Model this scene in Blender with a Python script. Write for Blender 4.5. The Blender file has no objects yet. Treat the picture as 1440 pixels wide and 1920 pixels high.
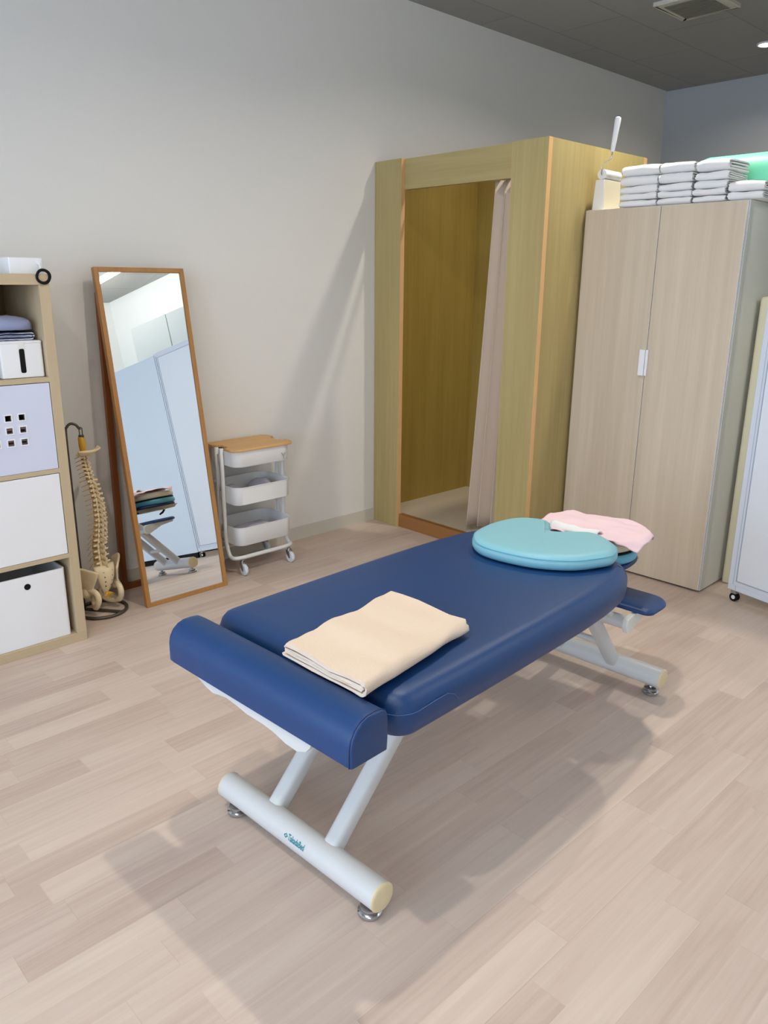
import bpy, bmesh, math, random
from math import sin, cos, pi, radians, sqrt
from mathutils import Vector, Matrix, noise
random.seed(7)
scn = bpy.context.scene
COL = scn.collection

# ------------------------------------------------------------------ helpers
def lin(c):
    return tuple((x / 12.92 if x <= .04045 else ((x + .055) / 1.055) ** 2.4) for x in c)
def rgb(r, g, b):
    return lin((r / 255, g / 255, b / 255)) + (1,)

def new_mat(name):
    m = bpy.data.materials.new(name); m.use_nodes = True
    nt = m.node_tree
    return m, nt, nt.nodes['Principled BSDF']

def mat(name, col, rough=.5, metal=0, spec=.5, bump=0, bscale=80, var=0, vscale=4, sheen=0, coat=0):
    m, nt, b = new_mat(name)
    b.inputs['Base Color'].default_value = col
    b.inputs['Roughness'].default_value = rough
    b.inputs['Metallic'].default_value = metal
    b.inputs['Specular IOR Level'].default_value = spec
    b.inputs['Sheen Weight'].default_value = sheen
    b.inputs['Coat Weight'].default_value = coat
    tc = nt.nodes.new('ShaderNodeTexCoord')
    if var:
        n = nt.nodes.new('ShaderNodeTexNoise'); n.inputs['Scale'].default_value = vscale; n.inputs['Detail'].default_value = 4
        nt.links.new(tc.outputs['Object'], n.inputs['Vector'])
        mx = nt.nodes.new('ShaderNodeMix'); mx.data_type = 'RGBA'
        mx.inputs['A'].default_value = tuple(c * (1 - var) for c in col[:3]) + (1,)
        mx.inputs['B'].default_value = tuple(min(1, c * (1 + var)) for c in col[:3]) + (1,)
        nt.links.new(n.outputs['Fac'], mx.inputs['Factor'])
        nt.links.new(mx.outputs['Result'], b.inputs['Base Color'])
    if bump:
        n2 = nt.nodes.new('ShaderNodeTexNoise'); n2.inputs['Scale'].default_value = bscale; n2.inputs['Detail'].default_value = 3
        nt.links.new(tc.outputs['Object'], n2.inputs['Vector'])
        bp = nt.nodes.new('ShaderNodeBump'); bp.inputs['Strength'].default_value = bump; bp.inputs['Distance'].default_value = .004
        nt.links.new(n2.outputs['Fac'], bp.inputs['Height'])
        nt.links.new(bp.outputs['Normal'], b.inputs['Normal'])
    return m

def wood(name, c1, c2, axis='z', rough=.5, fine=70, stretch=1.6, spec=.4, contrast=1.0, bandw=0):
    """grain running along axis, in object coordinates"""
    m, nt, b = new_mat(name)
    b.inputs['Roughness'].default_value = rough
    b.inputs['Specular IOR Level'].default_value = spec
    tc = nt.nodes.new('ShaderNodeTexCoord'); mp = nt.nodes.new('ShaderNodeMapping')
    s = [fine] * 3; s['xyz'.index(axis)] = stretch
    mp.inputs['Scale'].default_value = s
    nt.links.new(tc.outputs['Object'], mp.inputs['Vector'])
    n = nt.nodes.new('ShaderNodeTexNoise'); n.inputs['Scale'].default_value = 1; n.inputs['Detail'].default_value = 6; n.inputs['Roughness'].default_value = .65
    nt.links.new(mp.outputs['Vector'], n.inputs['Vector'])
    mp2 = nt.nodes.new('ShaderNodeMapping')
    s2 = [fine * .12] * 3; s2['xyz'.index(axis)] = stretch * .4
    mp2.inputs['Scale'].default_value = s2
    nt.links.new(tc.outputs['Object'], mp2.inputs['Vector'])
    nb = nt.nodes.new('ShaderNodeTexNoise'); nb.inputs['Scale'].default_value = 1; nb.inputs['Detail'].default_value = 3; nb.inputs['Distortion'].default_value = .6
    nt.links.new(mp2.outputs['Vector'], nb.inputs['Vector'])
    ad = nt.nodes.new('ShaderNodeMath'); ad.operation = 'MULTIPLY_ADD'; ad.inputs[1].default_value = .55
    nt.links.new(n.outputs['Fac'], ad.inputs[0])
    ml = nt.nodes.new('ShaderNodeMath'); ml.operation = 'MULTIPLY'; ml.inputs[1].default_value = .45
    nt.links.new(nb.outputs['Fac'], ml.inputs[0]); nt.links.new(ml.outputs[0], ad.inputs[2])
    r = nt.nodes.new('ShaderNodeValToRGB')
    lo, hi = .5 - .2 / contrast, .5 + .2 / contrast
    r.color_ramp.elements[0].position = lo; r.color_ramp.elements[0].color = c1
    r.color_ramp.elements[1].position = hi; r.color_ramp.elements[1].color = c2
    nt.links.new(ad.outputs[0], r.inputs['Fac'])
    nt.links.new(r.outputs['Color'], b.inputs['Base Color'])
    return m

class MB:
    def __init__(s): s.v = []; s.f = []
    def add(s, vs, fs):
        o = len(s.v); s.v += [tuple(p) for p in vs]; s.f += [tuple(o + i for i in f) for f in fs]
        return s
    def box(s, x0, x1, y0, y1, z0, z1, M=None):
        vs = [Vector((x, y, z)) for x in (x0, x1) for y in (y0, y1) for z in (z0, z1)]
        if M: vs = [M @ p for p in vs]
        return s.add(vs, [(0, 1, 3, 2), (4, 6, 7, 5), (0, 4, 5, 1), (2, 3, 7, 6), (0, 2, 6, 4), (1, 5, 7, 3)])
    def cyl(s, p0, p1, r0, r1=None, n=24):
        return s.tube([p0, p1], [r0, r0 if r1 is None else r1], n)
    def tube(s, path, r, n=12, closed=False, cap=True, sx=1, sy=1, up=None):
        P = [Vector(p) for p in path]; N = len(P)
        R = r if isinstance(r, (list, tuple)) else [r] * N
        T = []
        for i in range(N):
            a = P[(i - 1) % N] if (closed or i > 0) else P[i]
            b = P[(i + 1) % N] if (closed or i < N - 1) else P[i]
            T.append((b - a).normalized())
        u = Vector(up) if up else (Vector((0, 0, 1)) if abs(T[0].z) < .9 else Vector((1, 0, 0)))
        X = (u - T[0] * u.dot(T[0])).normalized()
        vs = []
        for i in range(N):
            if i:
                X = (X - T[i] * X.dot(T[i])); X = X.normalized() if X.length > 1e-9 else T[i].orthogonal().normalized()
            Y = T[i].cross(X)
            for k in range(n):
                t = 2 * pi * k / n
                vs.append(P[i] + X * (cos(t) * R[i] * sx) + Y * (sin(t) * R[i] * sy))
        fs = []
        for i in range(N if closed else N - 1):
            j = (i + 1) % N
            for k in range(n):
                l = (k + 1) % n
                fs.append((i * n + k, i * n + l, j * n + l, j * n + k))
        if cap and not closed:
            fs.append(tuple(range(n - 1, -1, -1))); fs.append(tuple((N - 1) * n + k for k in range(n)))
        return s.add(vs, fs)
    def loft(s, outline, rings, M=None):
        """outline: 2D closed list; rings: (inset, z)"""
        n = len(outline); nr = normals2(outline)
        vs = []; gx = sum(p[0] for p in outline) / n; gy = sum(p[1] for p in outline) / n
        for rg in rings:
            ins, z = rg[:2]; k = rg[2] if len(rg) > 2 else 1
            for (x, y), (nx, ny) in zip(outline, nr):
                p = Vector((gx + (x - nx * ins - gx) * k, gy + (y - ny * ins - gy) * k, z))
                vs.append(M @ p if M else p)
        fs = []
        for i in range(len(rings) - 1):
            for k in range(n):
                l = (k + 1) % n
                fs.append((i * n + k, i * n + l, (i + 1) * n + l, (i + 1) * n + k))
        fs.append(tuple(range(n - 1, -1, -1)))
        if len(rings[-1]) > 2:
            t = (len(rings) - 1) * n; c_ = Vector((gx, gy, rings[-1][1])); vs.append(M @ c_ if M else c_)
            fs += [(t + k, t + (k + 1) % n, len(vs) - 1) for k in range(n)]
        else: fs.append(tuple((len(rings) - 1) * n + k for k in range(n)))
        return s.add(vs, fs)
    def prism(s, poly, a, b, axis='z'):
        n = len(poly)
        def P(p, h):
            return {'z': (p[0], p[1], h), 'y': (p[0], h, p[1]), 'x': (h, p[0], p[1])}[axis]
        vs = [P(p, a) for p in poly] + [P(p, b) for p in poly]
        fs = [tuple(range(n - 1, -1, -1)), tuple(range(n, 2 * n))]
        fs += [(k, (k + 1) % n, n + (k + 1) % n, n + k) for k in range(n)]
        return s.add(vs, fs)
    def sweep(s, path, sec, closed=True):
        """horizontal path, section of (outward, dz)"""
        N = len(path); n = len(sec); vs = []
        for i, p in enumerate(path):
            a = path[(i - 1) % N] if closed or i > 0 else path[i]; b = path[(i + 1) % N] if closed or i < N - 1 else path[i]
            t = Vector((b[0] - a[0], b[1] - a[1], 0)).normalized(); o = Vector((t.y, -t.x, 0))
            for (w, h) in sec: vs.append(Vector(p) + o * w + Vector((0, 0, h)))
        fs = []
        for i in range(N if closed else N - 1):
            j = (i + 1) % N
            for k in range(n):
                l = (k + 1) % n; fs.append((i * n + k, i * n + l, j * n + l, j * n + k))
        if not closed:
            fs.append(tuple(range(n - 1, -1, -1))); fs.append(tuple((N - 1) * n + k for k in range(n)))
        return s.add(vs, fs)
    def ell(s, c, rx, ry, rz, nu=16, nv=10, fn=None):
        vs = [Vector((0, 0, -1))]
        for j in range(1, nv):
            a = -pi / 2 + pi * j / nv
            for i in range(nu):
                t = 2 * pi * i / nu; vs.append(Vector((cos(a) * cos(t), cos(a) * sin(t), sin(a))))
        vs.append(Vector((0, 0, 1)))
        out = []
        for p in vs:
            q = Vector((p.x * rx + c[0], p.y * ry + c[1], p.z * rz + c[2]))
            out.append(fn(q, p) if fn else q)
        fs = []
        for i in range(nu):
            l = (i + 1) % nu
            fs.append((0, 1 + l, 1 + i)); top = len(vs) - 1; b = 1 + (nv - 2) * nu
            fs.append((top, b + i, b + l))
            for j in range(nv - 2):
                a0 = 1 + j * nu; fs.append((a0 + i, a0 + l, a0 + nu + l, a0 + nu + i))
        return s.add(out, fs)
    def grid(s, fn, nu, nv):
        vs = [fn(i / nu, j / nv) for j in range(nv + 1) for i in range(nu + 1)]
        fs = [(j * (nu + 1) + i, j * (nu + 1) + i + 1, (j + 1) * (nu + 1) + i + 1, (j + 1) * (nu + 1) + i) for j in range(nv) for i in range(nu)]
        return s.add(vs, fs)
    def build(s, name, m, parent=None, sharp=38, bevel=0, bseg=2, solid=0, subsurf=0):
        me = bpy.data.meshes.new(name); me.from_pydata([tuple(p) for p in s.v], [], s.f)
        bm = bmesh.new(); bm.from_mesh(me); bmesh.ops.recalc_face_normals(bm, faces=bm.faces); bm.to_mesh(me); bm.free()
        me.polygons.foreach_set('use_smooth', [True] * len(me.polygons))
        if sharp: me.set_sharp_from_angle(angle=radians(sharp))
        if m: me.materials.append(m)
        o = bpy.data.objects.new(name, me); COL.objects.link(o)
        if parent: o.parent = parent
        if solid:
            md = o.modifiers.new('s', 'SOLIDIFY'); md.thickness = solid; md.offset = 0
        if bevel:
            md = o.modifiers.new('b', 'BEVEL'); md.width = bevel; md.segments = bseg; md.limit_method = 'ANGLE'; md.angle_limit = radians(40); md.harden_normals = False
        if subsurf:
            md = o.modifiers.new('u', 'SUBSURF'); md.levels = subsurf; md.render_levels = subsurf
        return o

def normals2(o):
    n = len(o); A = sum(o[i][0] * o[(i + 1) % n][1] - o[(i + 1) % n][0] * o[i][1] for i in range(n))
    sg = 1 if A > 0 else -1; r = []
    for i in range(n):
        a, b, c = o[i - 1], o[i], o[(i + 1) % n]
        e1 = Vector((b[0] - a[0], b[1] - a[1])).normalized(); e2 = Vector((c[0] - b[0], c[1] - b[1])).normalized()
        n1 = Vector((e1.y, -e1.x)); n2 = Vector((e2.y, -e2.x)); m = n1 + n2
        d = max(.3, 1 + n1.dot(n2)); m = m / d
        r.append((m.x * sg, m.y * sg))
    return r

def rrect(x0, x1, y0, y1, r, n=6):
    R = r if isinstance(r, (list, tuple)) else [r] * 4   # corners: x1y0, x1y1, x0y1, x0y0
    out = []
    for (cx, cy, a0, q) in ((x1 - R[0], y0 + R[0], -90, R[0]), (x1 - R[1], y1 - R[1], 0, R[1]), (x0 + R[2], y1 - R[2], 90, R[2]), (x0 + R[3], y0 + R[3], 180, R[3])):
        for k in range(n + 1):
            a = radians(a0 + 90 * k / n); out.append((cx + q * cos(a), cy + q * sin(a)))
    return out

def catmull(pts, k=6, closed=True):
    P = [Vector(p) for p in pts]; n = len(P); out = []
    for i in range(n if closed else n - 1):
        p0 = P[(i - 1) % n] if closed or i > 0 else P[0]; p1 = P[i]; p2 = P[(i + 1) % n]
        p3 = P[(i + 2) % n] if closed or i + 2 < n else P[-1]
        for j in range(k):
            t = j / k
            out.append(.5 * ((2 * p1) + (p2 - p0) * t + (2 * p0 - 5 * p1 + 4 * p2 - p3) * t * t + (3 * p1 - p0 - 3 * p2 + p3) * t ** 3))
    if not closed: out.append(P[-1])
    return [tuple(p) for p in out]

def tag(o, label=None, cat=None, group=None, kind=None):
    if label: o['label'] = label
    if cat: o['category'] = cat
    if group: o['group'] = group
    if kind: o['kind'] = kind
    return o
def empty(name, loc, rz=0, label=None, cat=None, group=None):
    o = bpy.data.objects.new(name, None); COL.objects.link(o); o.location = loc; o.rotation_euler = (0, 0, rz)
    o.empty_display_size = .1
    return tag(o, label, cat, group)
def struct(mb, name, m, **k):
    return tag(mb.build(name, m, **k), kind='structure')
def nz(x, y, z=0, s=1): return noise.noise(Vector((x * s, y * s, z * s)))

def strip_outline(path, t):
    """2D polyline -> closed outline of a strip of thickness t"""
    P = [Vector(p) for p in path]; L = []; Rr = []
    for i in range(len(P)):
        a = P[max(0, i - 1)]; b = P[min(len(P) - 1, i + 1)]
        d = (b - a).normalized(); n = Vector((-d.y, d.x))
        L.append(P[i] + n * t / 2); Rr.append(P[i] - n * t / 2)
    return [tuple(p) for p in L + Rr[::-1]]

# ------------------------------------------------------------------ materials
M_wall = mat('wall_paint', rgb(226, 224, 219), .85, spec=.2, bump=.15, bscale=260)
M_wallr = mat('white_wall_paint', rgb(226, 228, 226), .85, spec=.2)
M_base = mat('vinyl_baseboard', rgb(205, 200, 188), .5)
M_edge = mat('orange_edge_band', rgb(222, 176, 122), .5, var=.06, vscale=12)
M_booth = wood('olive_oak_laminate', rgb(160, 142, 90), rgb(186, 169, 118), 'z', .5, fine=55, contrast=.8)
M_boothx = wood('olive_oak_laminate_crosswise', rgb(160, 142, 90), rgb(186, 169, 118), 'x', .5, fine=55, contrast=.8)
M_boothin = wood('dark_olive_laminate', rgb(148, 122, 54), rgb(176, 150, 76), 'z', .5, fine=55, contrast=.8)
M_kick = wood('brown_kickboard', rgb(140, 92, 48), rgb(160, 110, 62), 'x', .5)
M_cab = wood('pale_ash_laminate', rgb(184, 167, 144), rgb(213, 198, 176), 'z', .45, fine=26, stretch=.8, contrast=.9)
M_cabbody = mat('white_melamine', rgb(226, 226, 220), .45)
M_shelf = wood('bleached_oak_foil', rgb(181, 161, 130), rgb(199, 181, 150), 'z', .5, fine=45, contrast=.7)
M_shelfy = wood('bleached_oak_foil_flat', rgb(181, 161, 130), rgb(199, 181, 150), 'y', .5, fine=45, contrast=.7)
M_shelfback = mat('dark_back_board', rgb(120, 98, 70), .7)
M_white = mat('white_plastic', rgb(232, 233, 235), .35)
M_whitef = mat('white_board_face', rgb(208, 213, 232), .4)
M_black = mat('black_plastic', rgb(10, 10, 11), .7, spec=.25)
M_vinyl = mat('navy_blue_vinyl', rgb(14, 57, 108), .42, spec=.5, bump=.12, bscale=420)
M_vinyl2 = mat('navy_blue_seam', rgb(12, 40, 92), .5)
M_stitch = mat('stitch_thread', rgb(58, 92, 150), .6)
M_aqua = mat('aqua_vinyl', rgb(132, 187, 200), .45, spec=.35, bump=.06, bscale=60)
M_aquad = mat('teal_blue_vinyl', rgb(96, 176, 200), .45)
M_steel = mat('cream_white_enamel', rgb(206, 207, 206), .32)
M_cap = mat('cream_plastic_cap', rgb(222, 208, 170), .5, bump=.15, bscale=120)
M_chrome = mat('chrome', rgb(190, 192, 195), .18, metal=1)
M_darkmetal = mat('dark_metal', rgb(88, 82, 72), .4, metal=.6)
M_teal = mat('teal_print', rgb(0, 132, 140), .5)
M_towel = mat('beige_terry', rgb(228, 209, 190), .95, spec=.1, bump=.5, bscale=500)
M_pink = mat('pink_nonwoven', rgb(237, 209, 217), .9, spec=.1, bump=.1, bscale=300)
M_cream = mat('cream_vinyl', rgb(228, 220, 196), .5)
M_wtowel = mat('white_terry', rgb(238, 238, 238), .95, spec=.1, bump=.5, bscale=400, sheen=.2)
M_ctowel = mat('cream_terry', rgb(236, 230, 212), .95, spec=.1, bump=.5, bscale=400)
M_mint = mat('mint_green_vinyl', rgb(112, 208, 172), .5, bump=.08, bscale=30)
M_mat = mat('ivory_vinyl', rgb(226, 218, 186), .5)
M_alu = mat('painted_aluminium', rgb(214, 222, 234), .35, metal=.0)
M_board = mat('whiteboard_face', rgb(226, 232, 240), .15, spec=.5)
M_part = mat('pale_partition_face', rgb(214, 226, 238), .3)
M_frame = wood('oiled_teak', rgb(158, 110, 56), rgb(180, 130, 74), 'z', .4, fine=60)
M_framed = wood('dark_red_teak', rgb(120, 66, 30), rgb(144, 84, 42), 'z', .45, fine=60)
M_bamboo = wood('bamboo', rgb(196, 150, 92), rgb(214, 172, 116), 'y', .45, fine=60)
M_cart = mat('white_powder_coat', rgb(228, 228, 226), .4)
M_wheel = mat('white_wheel_plastic', rgb(216, 220, 224), .4)
M_greyc = mat('grey_lilac_cloth', rgb(190, 187, 198), .9, bump=.3, bscale=90, var=.1, vscale=14)
M_bluec = mat('blue_grey_cloth', rgb(140, 148, 182), .9, bump=.2, bscale=200)
M_pinkc = mat('dusty_pink_cloth', rgb(228, 192, 178), .9, bump=.3, bscale=200, var=.15, vscale=60)
M_curtain = mat('beige_pink_curtain', rgb(196, 178, 160), .9, spec=.1, bump=.1, bscale=300)
M_bone = mat('bone_resin', rgb(226, 208, 172), .5, var=.06, vscale=40)
M_disc = mat('tan_disc', rgb(176, 136, 84), .5)
M_nerve = mat('yellow_nerve', rgb(206, 156, 40), .5)
M_dark = mat('dark_hollow', rgb(40, 28, 18), .9)
M_ceil = None
M_platform = mat('beige_carpet', rgb(196, 182, 160), .95, spec=.1, bump=.4, bscale=300)

def mirror_mat():
    m, nt, b = new_mat('mirror_glass')
    b.inputs['Metallic'].default_value = 1; b.inputs['Roughness'].default_value = 0
    b.inputs['Base Color'].default_value = (.9, .93, .93, 1)
    return m
M_mirror = mirror_mat()

def floor_mat():
    m, nt, b = new_mat('pale_wood_vinyl_floor')
    N = nt.nodes; L = nt.links
    tc = N.new('ShaderNodeTexCoord'); sp = N.new('ShaderNodeSeparateXYZ'); L.new(tc.outputs['Object'], sp.inputs[0])
    def math_(op, a, b_=None, c=None):
        n = N.new('ShaderNodeMath'); n.operation = op
        for i, q in enumerate((a, b_, c)):
            if q is None: continue
            if isinstance(q, (int, float)): n.inputs[i].default_value = q
            else: L.new(q, n.inputs[i])
        return n.outputs[0]
    W, LEN = .0915, .52
    row = math_('FLOOR', math_('DIVIDE', sp.outputs['X'], W))
    wn = N.new('ShaderNodeTexWhiteNoise'); wn.noise_dimensions = '1D'; L.new(row, wn.inputs['W'])
    yy = math_('ADD', math_('DIVIDE', sp.outputs['Y'], LEN), math_('MULTIPLY', wn.outputs['Value'], 7.31))
    cell = math_('FLOOR', yy)
    cb = N.new('ShaderNodeCombineXYZ'); L.new(row, cb.inputs[0]); L.new(cell, cb.inputs[1])
    w2 = N.new('ShaderNodeTexWhiteNoise'); w2.noise_dimensions = '2D'; L.new(cb.outputs[0], w2.inputs['Vector'])
    # grain
    of = N.new('ShaderNodeVectorMath'); of.operation = 'MULTIPLY_ADD'
    L.new(w2.outputs['Color'], of.inputs[0]); of.inputs[1].default_value = (9, 9, 9); L.new(tc.outputs['Object'], of.inputs[2])
    mp = N.new('ShaderNodeMapping'); mp.inputs['Scale'].default_value = (75, 2.6, 1); L.new(of.outputs[0], mp.inputs['Vector'])
    g = N.new('ShaderNodeTexNoise'); g.inputs['Scale'].default_value = 1; g.inputs['Detail'].default_value = 6; g.inputs['Roughness'].default_value = .6
    L.new(mp.outputs[0], g.inputs['Vector'])
    mp2 = N.new('ShaderNodeMapping'); mp2.inputs['Scale'].default_value = (16, 1.6, 1); L.new(of.outputs[0], mp2.inputs['Vector'])
    g2 = N.new('ShaderNodeTexNoise'); g2.inputs['Scale'].default_value = 1; g2.inputs['Detail'].default_value = 4; g2.inputs['Distortion'].default_value = 1.2
    L.new(mp2.outputs[0], g2.inputs['Vector'])
    # combine: .40 plank + .3 grain + .3 figure
    s = math_('ADD', math_('MULTIPLY_ADD', w2.outputs['Value'], .21, .06), math_('ADD', math_('MULTIPLY', g.outputs['Fac'], .42), math_('MULTIPLY', g2.outputs['Fac'], .34)))
    r = N.new('ShaderNodeValToRGB'); e = r.color_ramp.elements
    e[0].position = .30; e[0].color = rgb(182, 160, 148)
    e[1].position = .75; e[1].color = rgb(212, 195, 181)
    el = e.new(.52); el.color = rgb(200, 181, 168)
    L.new(s, r.inputs['Fac'])
    # thin seams along long rows of three strips
    fr = math_('FRACT', math_('DIVIDE', sp.outputs['X'], W * 2))
    seam = math_('LESS_THAN', fr, .012)
    fy = math_('FRACT', yy); sy = math_('LESS_THAN', fy, .004)
    sm = math_('MAXIMUM', seam, sy)
    mx = N.new('ShaderNodeMix'); mx.data_type = 'RGBA'; L.new(math_('MULTIPLY', sm, .16), mx.inputs['Factor'])
    L.new(r.outputs['Color'], mx.inputs['A']); mx.inputs['B'].default_value = rgb(150, 126, 108)
    L.new(mx.outputs['Result'], b.inputs['Base Color'])
    b.inputs['Roughness'].default_value = .5; b.inputs['Specular IOR Level'].default_value = .35
    return m

def ceil_mat():
    m, nt, b = new_mat('ceiling_board')
    N = nt.nodes; L = nt.links
    tc = N.new('ShaderNodeTexCoord'); mp = N.new('ShaderNodeMapping')
    mp.inputs['Rotation'].default_value = (0, 0, pi / 2); mp.inputs['Location'].default_value = (.0, .205, 0)
    L.new(tc.outputs['Object'], mp.inputs['Vector'])
    br = N.new('ShaderNodeTexBrick'); br.inputs['Scale'].default_value = 1; br.inputs['Brick Width'].default_value = .91; br.inputs['Row Height'].default_value = .455
    br.inputs['Mortar Size'].default_value = .003; br.inputs['Color1'].default_value = rgb(160, 160, 158); br.inputs['Color2'].default_value = rgb(156, 156, 154); br.inputs['Mortar'].default_value = rgb(132, 132, 130)
    L.new(mp.outputs[0], br.inputs['Vector']); L.new(br.outputs['Color'], b.inputs['Base Color'])
    n = N.new('ShaderNodeTexNoise'); n.inputs['Scale'].default_value = 90; L.new(tc.outputs['Object'], n.inputs['Vector'])
    bp = N.new('ShaderNodeBump'); bp.inputs['Strength'].default_value = .2; bp.inputs['Distance'].default_value = .003
    L.new(n.outputs['Fac'], bp.inputs['Height']); L.new(bp.outputs['Normal'], b.inputs['Normal'])
    b.inputs['Roughness'].default_value = .95
    return m

def emit(name, col, s):
    m = bpy.data.materials.new(name); m.use_nodes = True; nt = m.node_tree
    nt.nodes.remove(nt.nodes['Principled BSDF']); e = nt.nodes.new('ShaderNodeEmission')
    e.inputs['Color'].default_value = tuple(col) + (1,); e.inputs['Strength'].default_value = s
    nt.links.new(e.outputs[0], nt.nodes['Material Output'].inputs['Surface'])
    return m

# ------------------------------------------------------------------ camera
F_PX, PITCH, YAW, ROLL, CH, CX = 1457.36, .2860, .8081, .0085, 1.4476, 3.4851
fw = Vector((-sin(YAW) * cos(PITCH), cos(YAW) * cos(PITCH), -sin(PITCH)))
rt = Vector((cos(YAW), sin(YAW), 0)); up = rt.cross(fw)
r2 = rt * cos(ROLL) + up * sin(ROLL); u2 = -rt * sin(ROLL) + up * cos(ROLL)
cd = bpy.data.cameras.new('camera'); cam = bpy.data.objects.new('camera', cd); COL.objects.link(cam)
mw = Matrix(((r2.x, u2.x, -fw.x, CX), (r2.y, u2.y, -fw.y, 0), (r2.z, u2.z, -fw.z, CH), (0, 0, 0, 1)))
cam.matrix_world = mw
cd.sensor_fit = 'AUTO'; cd.sensor_width = 36; cd.lens = F_PX * 36 / 1920; cd.clip_start = .02
scn.camera = cam

STRIP, DL, SKY = 62, 17, 6.3
# ------------------------------------------------------------------ room shell
H = 2.952; YB = 6.45
XR, YC = 5.3, 3.95          # far right corner of the room
JX, JY = 2.45, 4.72
YF = -3.2
T = .12
struct(MB().prism([(-T, YF - T), (XR + T, YF - T), (XR + T, YB + T), (-T, YB + T)], -.08, 0), 'floor', floor_mat())
struct(MB().prism([(-T, YF - T), (XR + T, YF - T), (XR + T, YB + T), (-T, YB + T)], H, H + .1), 'ceiling', ceil_mat())
struct(MB().box(-T, 0, YF - T, YB + T, 0, H), 'wall_left', M_wall)
struct(MB().box(0, JX + T, YB, YB + T, 0, H), 'wall_back', mat('grey_wall_paint', rgb(184, 187, 190), .85, spec=.2))
struct(MB().prism([(JX, JY), (JX + T, JY), (JX + T, YB), (JX, YB)], 0, H), 'wall_side', M_wallr)
struct(MB().prism([(JX + T, JY), (JX + T, JY + .1), (XR, YC + .14), (XR, YC)], 0, H), 'wall_far_right', M_wallr)
struct(MB().box(XR, XR + T, YF - T, YC + .14, 0, H), 'wall_right', M_wallr)
# front wall with two daylight openings behind the viewer
wf = MB()
ops = [(.35, 2.45), (2.75, 4.85)]; z0w, z1w = .25, 2.8
xs = [0] + [q for o in ops for q in o] + [XR]
for i in range(0, len(xs), 2): wf.box(xs[i], xs[i + 1], YF - T, YF, 0, H)
for a, b in ops: wf.box(a, b, YF - T, YF, 0, z0w); wf.box(a, b, YF - T, YF, z1w, H)
struct(wf, 'wall_front', M_wallr)
for i, (a, b) in enumerate(ops):
    w = MB()
    for (x0, x1, za, zb) in ((a, a + .05, z0w, z1w), (b - .05, b, z0w, z1w), (a, b, z0w, z0w + .05), (a, b, z1w - .05, z1w), ((a + b) / 2 - .025, (a + b) / 2 + .025, z0w, z1w)):
        w.box(x0, x1, YF - .09, YF - .03, za, zb)
    struct(w, 'window_%d' % (i + 1), M_alu)
    ld = bpy.data.lights.new('daylight_portal', 'AREA'); ld.shape = 'RECTANGLE'; ld.size = b - a; ld.size_y = z1w - z0w
    ld.cycles.is_portal = True
    lo = bpy.data.objects.new('daylight_portal', ld); COL.objects.link(lo); lo.location = ((a + b) / 2, YF - T - .01, (z0w + z1w) / 2)
    lo.rotation_euler = (radians(90), 0, 0)     # -Z local -> +Y
struct(MB().box(0, .006, YF, 3.2365, 0, .078), 'baseboard_left', M_base)
struct(MB().box(0, JX, YB - .006, YB, 0, .078), 'baseboard_back', M_base)

# world daylight
wd = bpy.data.worlds.new('world'); scn.world = wd; wd.use_nodes = True
bg = wd.node_tree.nodes['Background']; bg.inputs[0].default_value = (.62, .78, 1.0, 1); bg.inputs[1].default_value = SKY

# strip light seen in the mirror; second one added unseen to brighten the wall
E_lamp = emit('lamp_tube_glow', (1.0, .95, .88), STRIP)
M_lampbody = mat('lamp_housing_white', rgb(225, 225, 222), .5)
for (x, y, lab) in ((4.3, 3.5, 'white strip light on the ceiling that shows in the mirror'), (3.9, -.6, 'unseen strip light added behind the viewer to brighten the left wall')):
    t = empty('strip_light', (x, y, H), radians(-12), lab, 'ceiling light', 'strip lights on the ceiling')
    hl = .75
    MB().prism([(-.075, -.0), (.075, -.0), (.035, -.04), (-.035, -.04)], -hl, hl, 'x').build('housing', M_lampbody, t)
    MB().tube([(-hl + .02, 0, -.062), (hl - .02, 0, -.062)], .022, 14).build('lamp_tube', E_lamp, t)

# ------------------------------------------------------------------ ceiling fittings
t = empty('ceiling_vent', (1.1, 4.65, H), 0, 'square white ventilation grille on the grey ceiling', 'vent')
fr = MB()
a, b = .17, .125
fr.loft(rrect(-a, a, -a - .01, a + .01, .006, 2), [(0, 0), (0, -.016), (.004, -.02), (.02, -.02)])
o = fr.build('vent_frame', mat('vent_plastic', rgb(205, 203, 192), .5), t)
g = MB()
for k in range(11):
    y = -b + k * (2 * b / 10)
    g.box(-b, b, y - .009, y + .009, -.0235, -.0205)
g.build('vent_slats', mat('vent_slat', rgb(120, 118, 108), .6), t)
E_down = emit('downlight_glow', (1, .93, .82), 14)
for (x, y, P, lab) in ((1.078, 5.68, DL * .32, 'small round recessed downlight glowing in the grey ceiling by the back wall'),
                       (1.5, 3.73, DL, 'small round recessed downlight above the booth and cabinet'),
                       (1.9, 1.8, DL, 'small round recessed downlight above the blue treatment bed'),
                       (2.32, -.13, DL, 'small round recessed downlight in front of the treatment bed')):
    t = empty('downlight', (x, y, H), 0, lab, 'ceiling light', 'downlights in a row on the ceiling')
    ring = [(cos(q * 2 * pi / 32) * .055, sin(q * 2 * pi / 32) * .055, -.004) for q in range(32)]
    MB().tube(ring, .007, 8, closed=True).build('trim_ring', M_lampbody, t)
    MB().cyl((0, 0, -.001), (0, 0, -.006), .048, n=32).build('lamp_lens', E_down, t)
    ld = bpy.data.lights.new('downlight_lamp', 'AREA'); ld.shape = 'DISK'; ld.size = .085; ld.energy = P; ld.color = (1, .92, .8); ld.spread = radians(150)
    lo = bpy.data.objects.new('downlight_lamp', ld); COL.objects.link(lo); lo.location = (0, 0, -.008); lo.parent = t

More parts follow.
